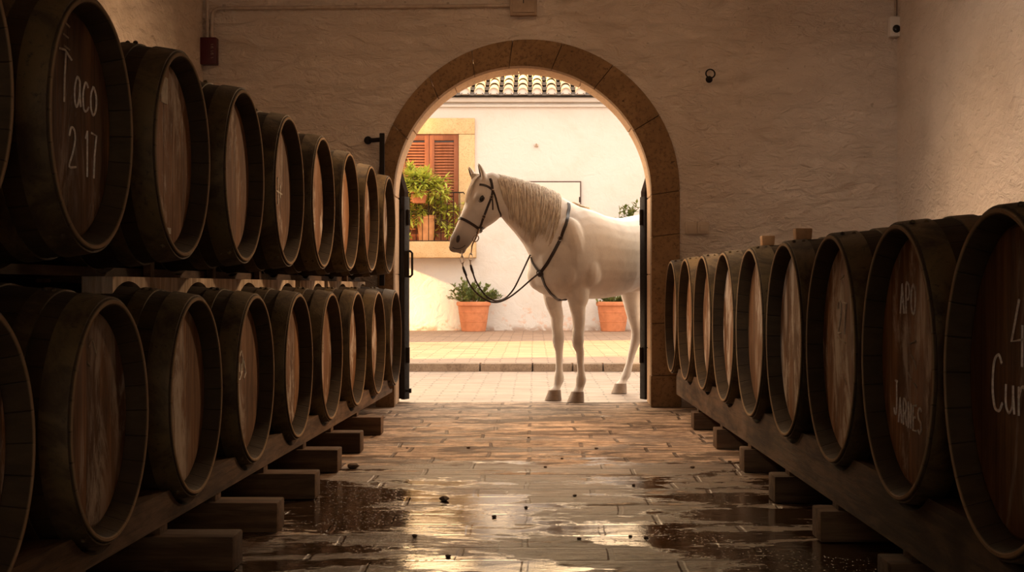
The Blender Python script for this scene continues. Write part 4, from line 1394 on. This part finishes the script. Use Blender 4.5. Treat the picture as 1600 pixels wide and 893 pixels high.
# grit and clods on the floor
rng = random.Random(31)
DEB = [(552, 731, .034), (694, 782, .026), (636, 700, .009), (826, 684, .010), (932, 701, .012), (878, 717, .010), (852, 730, .011), (990, 758, .010), (1082, 731, .014),
       (1140, 722, .013), (898, 775, .012), (822, 793, .010), (772, 808, .012), (732, 700, .012), (648, 838, .012), (1010, 840, .010), (985, 838, .009), (700, 870, .011), (905, 842, .010), (560, 660, .012)]
for (px, py, r_) in DEB:
    Y = EYE * FPX / (py - VY)
    bm = bmesh.new(); bmesh.ops.create_icosphere(bm, subdivisions=2, radius=r_ * .8)
    for v in bm.verts:
        v.co *= rng.uniform(.86, 1.1); v.co.z *= .55
        v.co.x *= 1.15
    zmin = min(v.co.z for v in bm.verts)
    for v in bm.verts: v.co.z -= zmin + .001
    me = bpy.data.meshes.new('grit'); bm.to_mesh(me); bm.free(); me.materials.append(M['debris'])
    o = bpy.data.objects.new('grit', me); C.objects.link(o)
    o.location = ((px - VX) * Y / FPX, Y, 0.0); o.rotation_euler.z = rng.uniform(0, 6)
    where = 'near the left blocks' if px < 600 else ('in the golden reflection left of centre' if px < 760 else ('mid aisle' if px < 960 else 'toward the right row'))
    o.name = 'clod' if r_ > .03 else 'pebble'
    if r_ > .03:
        tag(o, 'dark clod of dirt on the floor ' + ('beside the left sleeper blocks' if px < 600 else 'in the golden puddle reflection'), 'clod')
    else:
        tag(o, 'small dark pebble lying on the worn stone floor of the aisle', 'pebble', 'pebbles on the aisle floor')

# ------------------------------------------------------------------ the horse
P0 = Vector((.24, 11.155, 0))
FW = Vector((-.741, -.671, 0)).normalized()     # the way the body faces
LF = Vector((-FW.y, FW.x, 0))                   # its left side, towards us
LF = Vector((.671, -.741, 0)).normalized()
UPV = Vector((0, 0, 1))
def B(a, l, z): return P0 - FW * a + LF * l + UPV * z

hm = MB()
# trunk: (a, top, bottom, half width, power)
TR = [(-.300, 1.14, .99, .07, .9), (-.265, 1.24, .89, .145, .85), (-.20, 1.34, .83, .20, .85), (-.10, 1.43, .80, .235, .85), (0, 1.49, .785, .245, .88), (.10, 1.515, .785, .25, .9),
      (.22, 1.495, .79, .265, .9), (.36, 1.455, .79, .285, .9), (.50, 1.435, .805, .300, .9), (.64, 1.44, .84, .300, .9), (.78, 1.465, .90, .290, .9), (.92, 1.485, .96, .275, .9),
      (1.05, 1.465, 1.0, .25, .9), (1.16, 1.40, 1.03, .20, .9), (1.25, 1.30, 1.08, .13, .9), (1.29, 1.22, 1.14, .05, .9)]
secs = []
for (a, zt_, zb, hw, pw) in TR:
    zc = zb + (zt_ - zb) * .43
    secs.append((B(a, 0, zc), UPV, LF, zt_ - zc, zc - zb, hw, pw))
hm.loft(secs, 28)
def flatten_top(): pass

# head profile frame (px along / across the face line)
HA = (764.0, 277.0); HY = 10.95; HS = FPX / HY
HUx, HUy = -.444, .896; HVx, HVy = -.896, -.444
HEADV = Vector((-.93, -.36, 0)).normalized()
HLEFT = Vector((.36, -.93, 0)).normalized()
def H(tp, sp, w=0.0):
    dx = (tp * HUx + sp * HVx) / HS; dz = -(tp * HUy + sp * HVy) / HS
    base = P(HA[0], HA[1], HY)
    return base + Vector((dx, dx * (.36 / .93), dz)) + HLEFT * w
def HP(px, py, w):
    px -= w * .36 * HS
    dx, dy = px - HA[0], py - HA[1]
    return H(dx * HUx + dy * HUy, dx * HVx + dy * HVy, w)
HU = (H(100, 0) - H(0, 0)).normalized(); HV = (H(0, 10) - H(0, 0)).normalized()
HSEC = [(-9, 3, -30, .045), (-3, 10, -38, .068), (5, 15.5, -42, .080), (13, 18, -44, .090), (24, 18.2, -45, .100), (34, 17.5, -45.5, .104), (44, 16, -45, .100), (54, 14.8, -42.5, .092), (63, 14, -38, .083),
        (72, 13.2, -32.5, .074), (82, 12.2, -27.5, .065), (94, 11.4, -24.0, .058), (104, 11.4, -22.6, .057), (112, 11.0, -21.0, .057), (118, 8.6, -18.6, .053), (123, 4.6, -15.5, .044), (126.5, 0, -11.0, .030)]
secs = []
for (t_, f_, b_, hw) in HSEC:
    sc_ = f_ - (f_ - b_) * .42
    secs.append((H(t_, sc_), HV, HLEFT, (f_ - sc_) / HS, (sc_ - b_) / HS, hw, .82))
hm.loft(secs, 24)
hmM = Matrix((HU, HV, HLEFT)).transposed()      # columns: along, front, left
def hell(px, py, w, r): hm.ellipsoid(HP(px, py, w), r, hmM, 14, 10)
for sd_ in (1, -1):
    hell(764 if sd_ > 0 else 764, 330, .058 * sd_, (.105, .088, .046))       # cheek plate
    hell(749, 309, .080 * sd_, (.050, .036, .026))                            # brow
    hell(735, 337, .052 * sd_, (.110, .012, .014))                            # facial crest
    hell(715.5, 374, .040 * sd_, (.040, .030, .020))                          # nostril wing
hell(711, 388, 0, (.035, .045, .042))          # upper lip
hell(722.5, 391, 0, (.034, .030, .036))        # lower lip / chin
# ears
def ear(base_px, tip_px, w, turn):
    b0 = HP(base_px[0], base_px[1], w); t0 = HP(tip_px[0], tip_px[1], w * 1.05)
    ax = (t0 - b0); ln = ax.length; ax.normalize()
    side = (HLEFT * math.cos(turn) + HV * math.sin(turn)); side = (side - ax * side.dot(ax)).normalized()
    fr = ax.cross(side)
    prof = [(-.18, .026, .022), (.05, .032, .022), (.25, .036, .020), (.45, .034, .017), (.65, .026, .014), (.82, .016, .011), (.95, .008, .007), (1.0, .004, .004)]
    secs = []
    for (u, rs, rf) in prof:
        bend_ = math.sin(max(0, u) * math.pi) * .008
        secs.append((b0 + ax * ln * u + fr * bend_, side, fr, rs, rs, rf, 1.0))
    hm.loft(secs, 16)
    return b0, t0, ax, side, fr, ln
E1 = ear((758.5, 284), (747.5, 255), .052, R(50))
E2 = ear((743.5, 284), (731.5, 259), -.052, R(40))

# neck sections: crest and underline, each with its own distance
NK = [((769, 274.5), 10.955, (786, 341), 10.96, .078), ((785, 275.5), 10.985, (793, 350), 10.965, .082), ((804, 280), 11.02, (805, 363), 10.97, .087), ((830, 287), 11.075, (820, 382), 10.985, .100),
      ((860, 298), 11.14, (832, 404), 10.99, .125), ((886, 313), 11.20, (842, 428), 10.98, .165), ((905, 323), 11.27, (849, 452), 10.985, .20)]
NSEC = []
for i, (cp, cyy, up_, uyy, hw) in enumerate(NK):
    cr, un = P(*cp, cyy), P(*up_, uyy)
    c = cr.lerp(un, .56); e1 = (cr - un).normalized(); ln = (cr - un).length
    NSEC.append([c, e1, None, ln * .56, ln * .44, hw])
for i, s_ in enumerate(NSEC):
    t_ = (NSEC[min(i + 1, 6)][0] - NSEC[max(i - 1, 0)][0]).normalized()      # towards the withers
    e2 = s_[1].cross(t_).normalized()
    if e2.dot(HLEFT) < 0: e2 = -e2
    s_[2] = e2
def neck_pt(s, th, off=0.0):
    """s 0 poll .. 1 withers; th 0 crest, 90 left side, 180 underline"""
    q = s * 6; i = min(5, int(q)); f = q - i
    out = []
    for k in (i, i + 1):
        c, e1, e2, rp, rn, hw = NSEC[k]
        co, si = math.cos(th), math.sin(th)
        pw = 1.25 if co > 0 else .85
        x = math.copysign(abs(co) ** .9, co) * ((rp if co > 0 else rn) + off)
        y = math.copysign(abs(si) ** pw, si) * (hw + off)
        out.append(c + e1 * x + e2 * y)
    return out[0].lerp(out[1], f)
secs_v, secs_f = [], []
N_ = 28
for i in range(25):
    for k in range(N_): secs_v.append(neck_pt(i / 24, 2 * math.pi * k / N_))
for i in range(24):
    for k in range(N_):
        k2 = (k + 1) % N_
        secs_f.append((i * N_ + k, i * N_ + k2, (i + 1) * N_ + k2, (i + 1) * N_ + k))
secs_f += [tuple(range(N_ - 1, -1, -1)), tuple(24 * N_ + k for k in range(N_))]
hm.add(secs_v, secs_f)

# muscles
bodyM = Matrix((FW, LF, UPV)).transposed()
def bell(a, l, z, r, tilt=0.0):
    hm.ellipsoid(B(a, l, z), r, bodyM @ Matrix.Rotation(tilt, 3, 'Y'), 16, 12)
for s_ in (1, -1):
    bell(-.045, .155 * s_, 1.16, (.135, .085, .27), R(18))      # shoulder blade
    bell(.085, .185 * s_, 1.02, (.13, .070, .14))              # triceps
    bell(-.195, .085 * s_, .985, (.10, .095, .13))             # breast muscle
    bell(-.12, .15 * s_, 1.0, (.10, .08, .12))                 # point of shoulder
    bell(.02, .145 * s_, .84, (.085, .055, .13))               # forearm top
    bell(.98, .145 * s_, 1.20, (.20, .135, .22))               # quarters
    bell(.84, .17 * s_, 1.02, (.13, .085, .20), R(-12))        # thigh front
bell(.70, 0, .93, (.20, .17, .09))

# legs: (a, l, z, r_front, r_back, r_side)
def leg(ch, pw=1.0):
    secs = []
    for (a, l, z, rf, rb, rs) in ch:
        secs.append((B(a, l, z), FW, LF, rf, rb, rs, pw))
    hm.loft(secs, 18)
def fore(l, A):
    leg([(-.03, l * .98, 1.10, .13, .13, .08), (A[0] - .015, l, .95, .115, .12, .078), (A[0] - .005, l, .84, .090, .100, .068), (A[0], l, .755, .072, .078, .057), (A[1], l, .65, .055, .060, .047), (A[1], l, .57, .047, .052, .042),
         (A[2], l, .515, .050, .046, .045), (A[2], l, .475, .053, .048, .047), (A[2], l, .43, .044, .042, .041), (A[3], l, .385, .032, .038, .030), (A[3], l, .31, .027, .035, .024), (A[4], l, .235, .028, .037, .026),
         (A[4], l, .185, .040, .046, .037), (A[4], l, .155, .040, .047, .037), (A[5], l, .115, .034, .038, .032), (A[6], l, .085, .044, .044, .041), (A[6], l, .072, .050, .048, .046)])
    for z, r in ((.33, .2),):
        hm.loft([(B(A[3] + .030, l, zz), FW, LF, .012, .012, .011, 1) for zz in (.42, .36, .30, .22, .18)], 10)   # tendon
fore(.128, [.0, .018, .012, .032, .042, .03, .008])
fore(-.128, [-.012, .03, .045, .05, .05, .036, .006])
def hind(l0, dl, a0):
    leg([(a0 - .03, .14 * l0, 1.22, .19, .19, .12), (a0 - .045, .155 * l0, 1.05, .175, .175, .105), (a0 - .02, (.165) * l0, .92, .135, .150, .088), (a0 + .01, (.172) * l0, .83, .105, .115, .075), (a0 + .035, .185 * l0, .74, .082, .086, .061), (a0 + .06, l0 * (.19 + dl * .1), .65, .064, .064, .050),
         (a0 + .10, l0 * (.20 + dl * .15), .56, .050, .054, .041), (a0 + .125, l0 * (.205 + dl * .2), .50, .050, .062, .040), (a0 + .13, l0 * (.21 + dl * .25), .455, .054, .058, .042), (a0 + .12, l0 * (.22 + dl * .3), .40, .046, .044, .037), (a0 + .108, l0 * (.23 + dl * .4), .335, .036, .038, .029),
         (a0 + .095, l0 * (.235 + dl * .55), .26, .032, .036, .026), (a0 + .08, l0 * (.24 + dl * .65), .195, .036, .042, .031), (a0 + .066, l0 * (.24 + dl * .75), .145, .043, .050, .038), (a0 + .045, l0 * (.24 + dl * .85), .11, .036, .040, .033), (a0 + .025, l0 * (.24 + dl * .92), .085, .046, .046, .043), (a0 + .02, l0 * (.24 + dl * .95), .072, .052, .050, .047)])
hind(-1, .065, .90)
hind(1, -.02, 1.04)
# hoof cores so the body runs into the ground continuously
HOOVES = [(.008, .128, -.016), (.006, -.128, -.010), (.92, -.302, -.016), (1.06, .221, -.016)]
def horn(a, l, sh, grow=0.0):
    return [(B(a, l, .082), FW, LF, .048 + grow, .047 + grow, .045 + grow, 1), (B(a + sh * .4, l, .045), FW, LF, .058 + grow, .050 + grow, .053 + grow, .95), (B(a + sh, l, .004), FW, LF, .070 + grow, .055 + grow, .062 + grow, .9)]
for (a, l, sh) in HOOVES: hm.loft(horn(a, l, sh, -.006), 20)

raw = mesh_ob('horse_raw', hm.v, hm.f, None)
bm = bmesh.new(); bm.from_mesh(raw.data); bmesh.ops.recalc_face_normals(bm, faces=bm.faces); bm.to_mesh(raw.data); bm.free()
mo = raw.modifiers.new('remesh', 'REMESH'); mo.mode = 'VOXEL'; mo.voxel_size = 0.0095; mo.adaptivity = 0
ms_ = raw.modifiers.new('smooth', 'SMOOTH'); ms_.factor = .5; ms_.iterations = 7
dg = bpy.context.evaluated_depsgraph_get()
me = bpy.data.meshes.new_from_object(raw.evaluated_get(dg))
bpy.data.objects.remove(raw)
HO = Vector((.62, 11.5, 0))
BV = BVHTree.FromPolygons([v.co.copy() for v in me.vertices], [tuple(p.vertices) for p in me.polygons])
me.name = 'body'
horse = empty('horse', HO)
tag(horse, 'white-grey horse in a bridle standing in the archway, head turned to the left', 'horse')
# coat colour: pale body, grey face and muzzle, dark skin round the mouth, slightly darker joints
ca = me.color_attributes.new('coat', 'FLOAT_COLOR', 'POINT')
def lerp3(a, b, k): return tuple(a[i] + (b[i] - a[i]) * k for i in range(3))
def ss(x, a, b):
    k = max(0, min(1, (x - a) / (b - a))); return k * k * (3 - 2 * k)
base0 = H(0, 0)
for v in me.vertices:
    p = v.co
    c = (.90, .825, .74)
    # legs greyer below the elbow
    kz = 1 - ss(p.z, .45, .80)
    c = lerp3(c, (.60, .50, .42), .45 * kz)
    kj = math.exp(-((p.z - .475) / .06) ** 2) * .30
    if p.z < .62: c = lerp3(c, (.34, .28, .24), kj)
    kf = math.exp(-((p.z - .15) / .05) ** 2) * .20
    c = lerp3(c, (.36, .30, .25), kf)
    # shade on the shoulder and breast, put into the coat colour
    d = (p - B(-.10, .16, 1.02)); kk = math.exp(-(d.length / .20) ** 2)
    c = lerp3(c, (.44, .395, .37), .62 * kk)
    rel = p - base0
    t_ = rel.dot(HU) * HS; 
    if p.z > 1.10 and p.y < 11.2 and p.x < -.20:
        k1 = ss(t_, 20, 75)
        c = lerp3(c, (.44, .395, .37), .62 * k1)
        k2 = ss(t_, 88, 116)
        c = lerp3(c, (.20, .165, .15), .85 * k2)
        f_ = rel.dot(HV) * HS
        c = lerp3(c, (.78, .70, .62), .7 * ss(f_, 9, 14) * (1 - ss(t_, 90, 112)))
        e = (p - HP(750, 311, .09)).length
        c = lerp3(c, (.22, .18, .16), .75 * math.exp(-(e / .035) ** 2))
    ca.data[v.index].color = (*c, 1)
for v in me.vertices: v.co -= HO
me.materials.clear(); me.materials.append(M['coat'])
me.polygons.foreach_set('use_smooth', [True] * len(me.polygons))
body = bpy.data.objects.new('body', me); C.objects.link(body); body.parent = horse
def hpart(mb, name, mat, smooth=True, sharp=None, parent=None):
    o = mb.build(name, mat, None, smooth, sharp)
    o.data.transform(Matrix.Translation(-HO)); o.parent = parent or horse
    return o
for (a, l, sh) in HOOVES:
    m = MB(); m.loft(horn(a, l, sh, .002), 28); hpart(m, 'hoof', M['hoof'], True, 50)

CAM = Vector((0, 0, EYE))
def surf(px, py, off=.004):
    """point of the coat that lies behind a photo pixel"""
    d = (P(px, py, 10.0) - CAM).normalized()
    h = BV.ray_cast(CAM, d, 30.0)
    if h[0] is None:
        q = CAM + d * 11.1
        h = BV.find_nearest(q)
    return h[0] + h[1] * off, h[1]
def near(p, off=.004):
    h = BV.find_nearest(p); return h[0] + h[1] * off, h[1]
def spline(pts, n=8):
    pts = [Vector(p) for p in pts]; out = []
    for i in range(len(pts) - 1):
        p0, p1, p2, p3 = pts[max(0, i - 1)], pts[i], pts[i + 1], pts[min(len(pts) - 1, i + 2)]
        for k in range(n):
            t = k / n
            out.append(.5 * ((2 * p1) + (p2 - p0) * t + (2 * p0 - 5 * p1 + 4 * p2 - p3) * t * t + (3 * p1 - p0 - 3 * p2 + p3) * t ** 3))
    out.append(pts[-1]); return out
def snapped(path, off=.004):
    a, b = [], []
    for p in path:
        q, n = near(p, off); a.append(q); b.append(n)
    for _ in range(2):
        b = [(b[max(0, i - 1)] + b[i] * 2 + b[min(len(b) - 1, i + 1)]).normalized() for i in range(len(b))]
        a = [a[0]] + [(a[i - 1] + a[i] * 2 + a[i + 1]) / 4 for i in range(1, len(a) - 1)] + [a[-1]]
    return a, b

# eyes, nostrils, mouth
for s_ in (1, -1):
    px = 750.5 if s_ > 0 else 748
    c0 = HP(px, 311, .06 * s_)
    hit = BV.ray_cast(c0 + HLEFT * s_ * .2, -HLEFT * s_, .4)
    c0 = hit[0] if hit[0] else HP(px, 311, .09 * s_)
    m = MB(); m.ellipsoid(c0 - HLEFT * s_ * .010, (.027, .019, .020), hmM, 16, 12); hpart(m, 'eye', M['eye'])
    m = MB()
    lid = [c0 + HU * (.030 * math.cos(a)) + HV * (.019 * math.sin(a)) - HLEFT * s_ * (.004 + .006 * math.cos(a) ** 2) for a in [2 * math.pi * k / 20 for k in range(20)]]
    m.tube(lid, .0055, 8, closed=True); hpart(m, 'eyelid', M['dark_skin'])
    c1 = HP(715.5, 374, .03 * s_)
    hit = BV.ray_cast(c1 + HLEFT * s_ * .2, -HLEFT * s_, .4); c1 = hit[0] if hit[0] else c1
    m = MB(); m.ellipsoid(c1 - HLEFT * s_ * .004, (.030, .015, .010), hmM @ Matrix.Rotation(R(-18), 3, 'Z'), 14, 10); hpart(m, 'nostril', M['dark_skin'])
mp = spline([surf(x_, y_, .0)[0] for (x_, y_) in ((707, 386), (713, 388.5), (720, 387.5), (727, 383))], 5)
a_, b_ = snapped(mp, -.001)
m = MB(); m.tube(a_, .0035, 6); hpart(m, 'mouth', M['dark_skin'])

# inner ears
for E in (E1, E2):
    b0, t0, ax, side, fr, ln = E
    m = MB()
    dirn = fr if fr.dot(-HLEFT + HV) > 0 else -fr
    m.loft([(b0 + ax * ln * u + dirn * (.013 * (1 - u * .5)), side, fr, r_, r_, r_ * .5, 1) for (u, r_) in ((.12, .006), (.3, .018), (.5, .018), (.7, .011), (.88, .003))], 12)
    hpart(m, 'inner_ear', M['dark_skin'])

# mane: locks lying over the left of the neck
rng = random.Random(77)
m = MB()
def strand(mb, pts, r0):
    n = len(pts)
    mb.tube(pts, [r0 * (1 - .75 * (k / (n - 1)) ** 1.6) for k in range(n)], 4, cap=True)
for c_ in range(125):
    s0 = .02 + .66 * (c_ + rng.random()) / 115
    ln = R(rng.uniform(100, 150)) if s0 < .55 else R(rng.uniform(70, 118))
    if s0 < .12: ln = R(rng.uniform(70, 105))
    ds = rng.uniform(-.012, .03)
    for q in range(7):
        sj = s0 + rng.gauss(0, .0042); thick = rng.uniform(.003, .0055)
        l2 = ln * rng.uniform(.80, 1.06); lift = rng.uniform(.006, .022)
        wv = rng.uniform(-.01, .01)
        pts = []
        for k in range(11):
            u = k / 10
            th = R(-14) + (l2 + R(14)) * u ** .92
            off = .004 + lift * math.sin(min(1, u * 1.6) * math.pi * .5) * (1 - .35 * u)
            sv = sj + ds * u + (s0 - sj) * u * .7 + wv * math.sin(u * 5)
            pts.append(neck_pt(max(0.0, min(.92, sv)), th, off))
        strand(m, pts, thick)
mane = hpart(m, 'mane', M['hair'])
m = MB()
for c_ in range(70):   # forelock
    s_ = rng.uniform(-1, 1)
    tip_t = rng.uniform(24, 58)
    pts = []
    for k in range(9):
        u = k / 8
        tt = 1 + (tip_t - 1) * u; ww = s_ * (.022 + .026 * u)
        q = H(tt, 30, ww); h = BV.ray_cast(q, -HV, .5)
        pts.append((h[0] if h[0] else H(tt, 17, ww)) + HV * (.004 + .012 * math.sin(u * math.pi)))
    strand(m, pts, .0034)
hpart(m, 'forelock', M['hair'])
m = MB()
for c_ in range(40):   # tuft at the withers
    u0 = rng.uniform(.88, 1.0)
    st_ = neck_pt(u0, R(rng.uniform(-10, 10)), .0) + Vector((rng.uniform(0, .05), rng.uniform(0, .05), 0))
    st_ = near(st_)[0]
    pts = [near(st_ - FW * (.17 * k / 7) * rng.uniform(.9, 1.1) - LF * .07 * (k / 7) ** 1.5 + UPV * .05, .012 + .012 * math.sin(k / 7 * 3.1))[0] for k in range(8)]
    strand(m, pts, .004)
hpart(m, 'mane_tuft', M['hair'])
m = MB()
for c_ in range(110):   # tail
    a0 = rng.uniform(0, 2 * math.pi); r_ = rng.uniform(0, 1) ** .5
    pts = []
    for k in range(10):
        u = k / 9
        rad = .03 + .07 * math.sin(min(1, u * 1.3) * math.pi * .8)
        pts.append(B(1.25 + .10 * math.sin(min(1, u * 2) * math.pi / 2) + math.cos(a0) * rad * r_, math.sin(a0) * rad * r_, 1.30 - .85 * u))
    strand(m, pts, .007)
hpart(m, 'tail', M['hair'])

# ------------------------------------------------------------------ bridle
def tack(name, mb, mat, root, sharp=40):
    o = mb.build(name, mat, None, True, sharp)
    o.data.transform(Matrix.Translation(-root.location)); o.parent = root
    return o
bit_px = (741.5, 371.5)
bitp, bitn = surf(*bit_px, .008)
br = empty('bridle', bitp)
tag(br, 'dark leather bridle with steel bit on the grey horse head', 'bridle')
def strap_px(pxs, w, th, off=.005, n=8):
    pts = spline([surf(x_, y_)[0] for (x_, y_) in pxs], n)
    a, b = snapped(pts, off); m = MB(); m.strap(a, b, w, th); return m
def loop_head(pairs, t_slope=0.0, w=.02, th=.003, n=40, off=.005):
    """loop round the head through two profile points"""
    (fx, fy), (bx, by) = pairs
    f0, b0 = HP(fx, fy, 0), HP(bx, by, 0)
    c = f0.lerp(b0, .5); e1 = (f0 - b0) * .5
    a, b = [], []
    for k in range(n + 1):
        an = 2 * math.pi * k / n
        d = (e1.normalized() * math.cos(an) + HLEFT * math.sin(an))
        h = BV.ray_cast(c + d * .45, -d, .6)
        if h[0] is None: continue
        a.append(h[0] + h[1] * off); b.append(h[1])
    m = MB(); m.strap(a, b, w, th); return m
tack('noseband', loop_head(((716, 340), (753, 363)), w=.021), M['leather'], br)
tack('cheek_strap', strap_px([(767, 281), (769.5, 296), (767, 309), (761, 325), (755, 341), (751, 352), (745, 364)], .018, .003), M['leather'], br)
# crown piece over the poll and throat latch under the jaw
tack('crown_piece', strap_px([(769, 296), (767.5, 286), (765.5, 279)], .02, .003), M['leather'], br)
tack('browband', strap_px([(768.5, 296), (762, 291.5), (755, 289), (749.5, 288.5)], .018, .003), M['leather'], br)
tack('throat_latch', strap_px([(769, 296), (773, 305), (776.5, 318), (780.5, 332), (782, 341)], .014, .003), M['leather'], br)
m = MB()
bp, bn_ = surf(769.5, 297, .010); m.ellipsoid(bp, (.012, .012, .008), Matrix.Identity(3), 10, 8); 
for (x_, y_) in ((767.5, 308), (756, 338)):
    bp, bn_ = surf(x_, y_, .010); u_ = bn_.orthogonal().normalized(); v_ = bn_.cross(u_)
    m.tube([bp + u_ * .012 * math.cos(a) + v_ * .012 * math.sin(a) for a in [2 * math.pi * k / 14 for k in range(14)]], .0028, 6, closed=True)
tack('buckle', m, M['steel'], br)
m = MB(); a, b = snapped(spline([surf(x_, y_)[0] for (x_, y_) in ((768, 309), (769.3, 318), (769.3, 328))], 5), .009); m.strap(a, b, .011, .002)
tack('strap_end', m, M['leather'], br)
# bit: shank with ring, curb
u_ = HU; v_ = HV
m = MB()
ringc = bitp + HLEFT * .006
m.tube([ringc + HU * .026 * math.cos(a) + HV * .022 * math.sin(a) for a in [2 * math.pi * k / 22 for k in range(22)]], .0045, 8, closed=True)
shank_top = surf(748, 356, .010)[0]
sp_ = [shank_top, surf(744.5, 364, .012)[0], ringc, P(738.5, 381, 10.88), P(736.5, 391, 10.875), P(735.8, 398, 10.872)]
m.tube(spline(sp_, 5), .006, 8)
tack('bit', m, M['steel'], br)
m = MB(); a, b = snapped(spline([surf(x_, y_)[0] for (x_, y_) in ((752, 355), (752.5, 362), (754, 366))], 5), .008); m.strap(a, b, .018, .004)
tack('curb_strap', m, M['leather'], br)

# reins: rings, chain links and straps hanging to the breast collar
def pp(px, py, Y): return P(px, py, Y)
junc, jn = surf(845, 426, .010)
rn = empty('reins', junc)
tag(rn, 'pair of loose dark reins hanging from the bit to the breast collar', 'reins')
def link(mb, a, b, wid, r_, tilt):
    a, b = Vector(a), Vector(b); ax = (b - a); ln = ax.length / 2; ax.normalize(); c = (a + b) / 2
    s_ = ax.cross(Vector((math.sin(tilt), -math.cos(tilt), 0))).normalized()
    mb.tube([c + ax * ln * math.cos(t) + s_ * wid * math.sin(t) for t in [2 * math.pi * k / 18 for k in range(18)]], r_, 6, closed=True)
y1, y2 = 10.87, 10.80
m = MB()
link(m, pp(735.8, 395, y1), pp(735.2, 408, y1), .0125, .0036, .1); link(m, pp(735.2, 405.5, y1), pp(735.2, 414, y1), .008, .0032, 1.3)
tack('rein_link', m, M['steel'], rn)
m = MB()
link(m, pp(721.5, 391, y2), pp(722.0, 402, y2), .006, .003, 1.2); link(m, pp(721.8, 399.5, y2), pp(722.6, 412, y2), .0125, .0036, .1); link(m, pp(722.6, 409.5, y2), pp(723.3, 417, y2), .007, .003, 1.2)
tack('rein_link', m, M['steel'], rn)
yj = junc.y
def rein(pxs, ys, w0):
    pts = spline([pp(x_, y_, Y_) for (x_, y_), Y_ in zip(pxs, ys)], 8)
    m = MB(); nrm = [Vector((.25, -1, .25)).normalized()] * len(pts)
    m.strap(pts, nrm, w0, .0035); return m
r1 = [(723.3, 416), (727, 428), (734, 444), (745, 458), (757, 467), (768, 471.5), (781, 471), (796, 464), (812, 452), (828, 438), (840, 428.5), (845, 426)]
tack('rein', rein(r1, [y2 + (yj - y2) * (k / 11) for k in range(12)], .013), M['rein'], rn)
r2 = [(735.2, 413), (738.5, 425), (744, 440), (754, 456), (766, 467), (778, 469.5), (790, 465), (802, 452), (812, 433), (820, 416), (826, 403), (828.5, 398)]
e2p = surf(831, 402, .008)[0]
tack('rein', rein(r2, [y1 + (e2p.y - y1) * (k / 11) for k in range(12)], .013), M['rein'], rn)
for (pa_, pb_, Y_) in (((723.5, 417), (729, 431), y2), ((735.3, 413.5), (739.5, 427.5), y1)):
    m = MB(); m.tube([pp(*pa_, Y_ - .006), pp((pa_[0] + pb_[0]) / 2 - .3, (pa_[1] + pb_[1]) / 2, Y_ - .004), pp(*pb_, Y_ - .002)], [.0085, .011, .008], 8)
    tack('buckle_wrap', m, M['leather'], rn)

# breast collar
bc = empty('breast_collar', junc)
tag(bc, 'dark leather breast collar strapped round the neck and chest of the horse', 'breast collar')
tack('neck_strap', strap_px([(888, 318), (888.5, 328), (886, 345), (880, 362), (873, 379), (864, 396), (855, 412), (845, 426)], .026, .004, .006), M['leather'], bc)
tack('far_neck_strap', strap_px([(845, 426), (838, 418), (832, 408), (830.5, 401)], .016, .004, .006, 6), M['leather'], bc)
tack('girth_strap', strap_px([(845, 426), (850, 439), (857, 452), (865, 461), (874, 468), (884, 472)], .024, .004, .006), M['leather'], bc)
m = MB(); m.ellipsoid(surf(846, 427, .012)[0], (.022, .016, .022)); u_ = jn.orthogonal().normalized(); v_ = jn.cross(u_)
m.tube([junc + jn * .006 + u_ * .026 * math.cos(a) + v_ * .026 * math.sin(a) for a in [2 * math.pi * k / 18 for k in range(18)]], .004, 6, closed=True)
tack('chest_ring', m, M['leather'], bc)
m = MB()
bp, bn_ = surf(876, 373, .011); u_ = bn_.orthogonal().normalized(); v_ = bn_.cross(u_)
m.tube([bp + u_ * .018 * math.cos(a) + v_ * .018 * math.sin(a) for a in [2 * math.pi * k / 14 for k in range(14)]], .0032, 6, closed=True)
tack('buckle', m, M['steel'], bc)
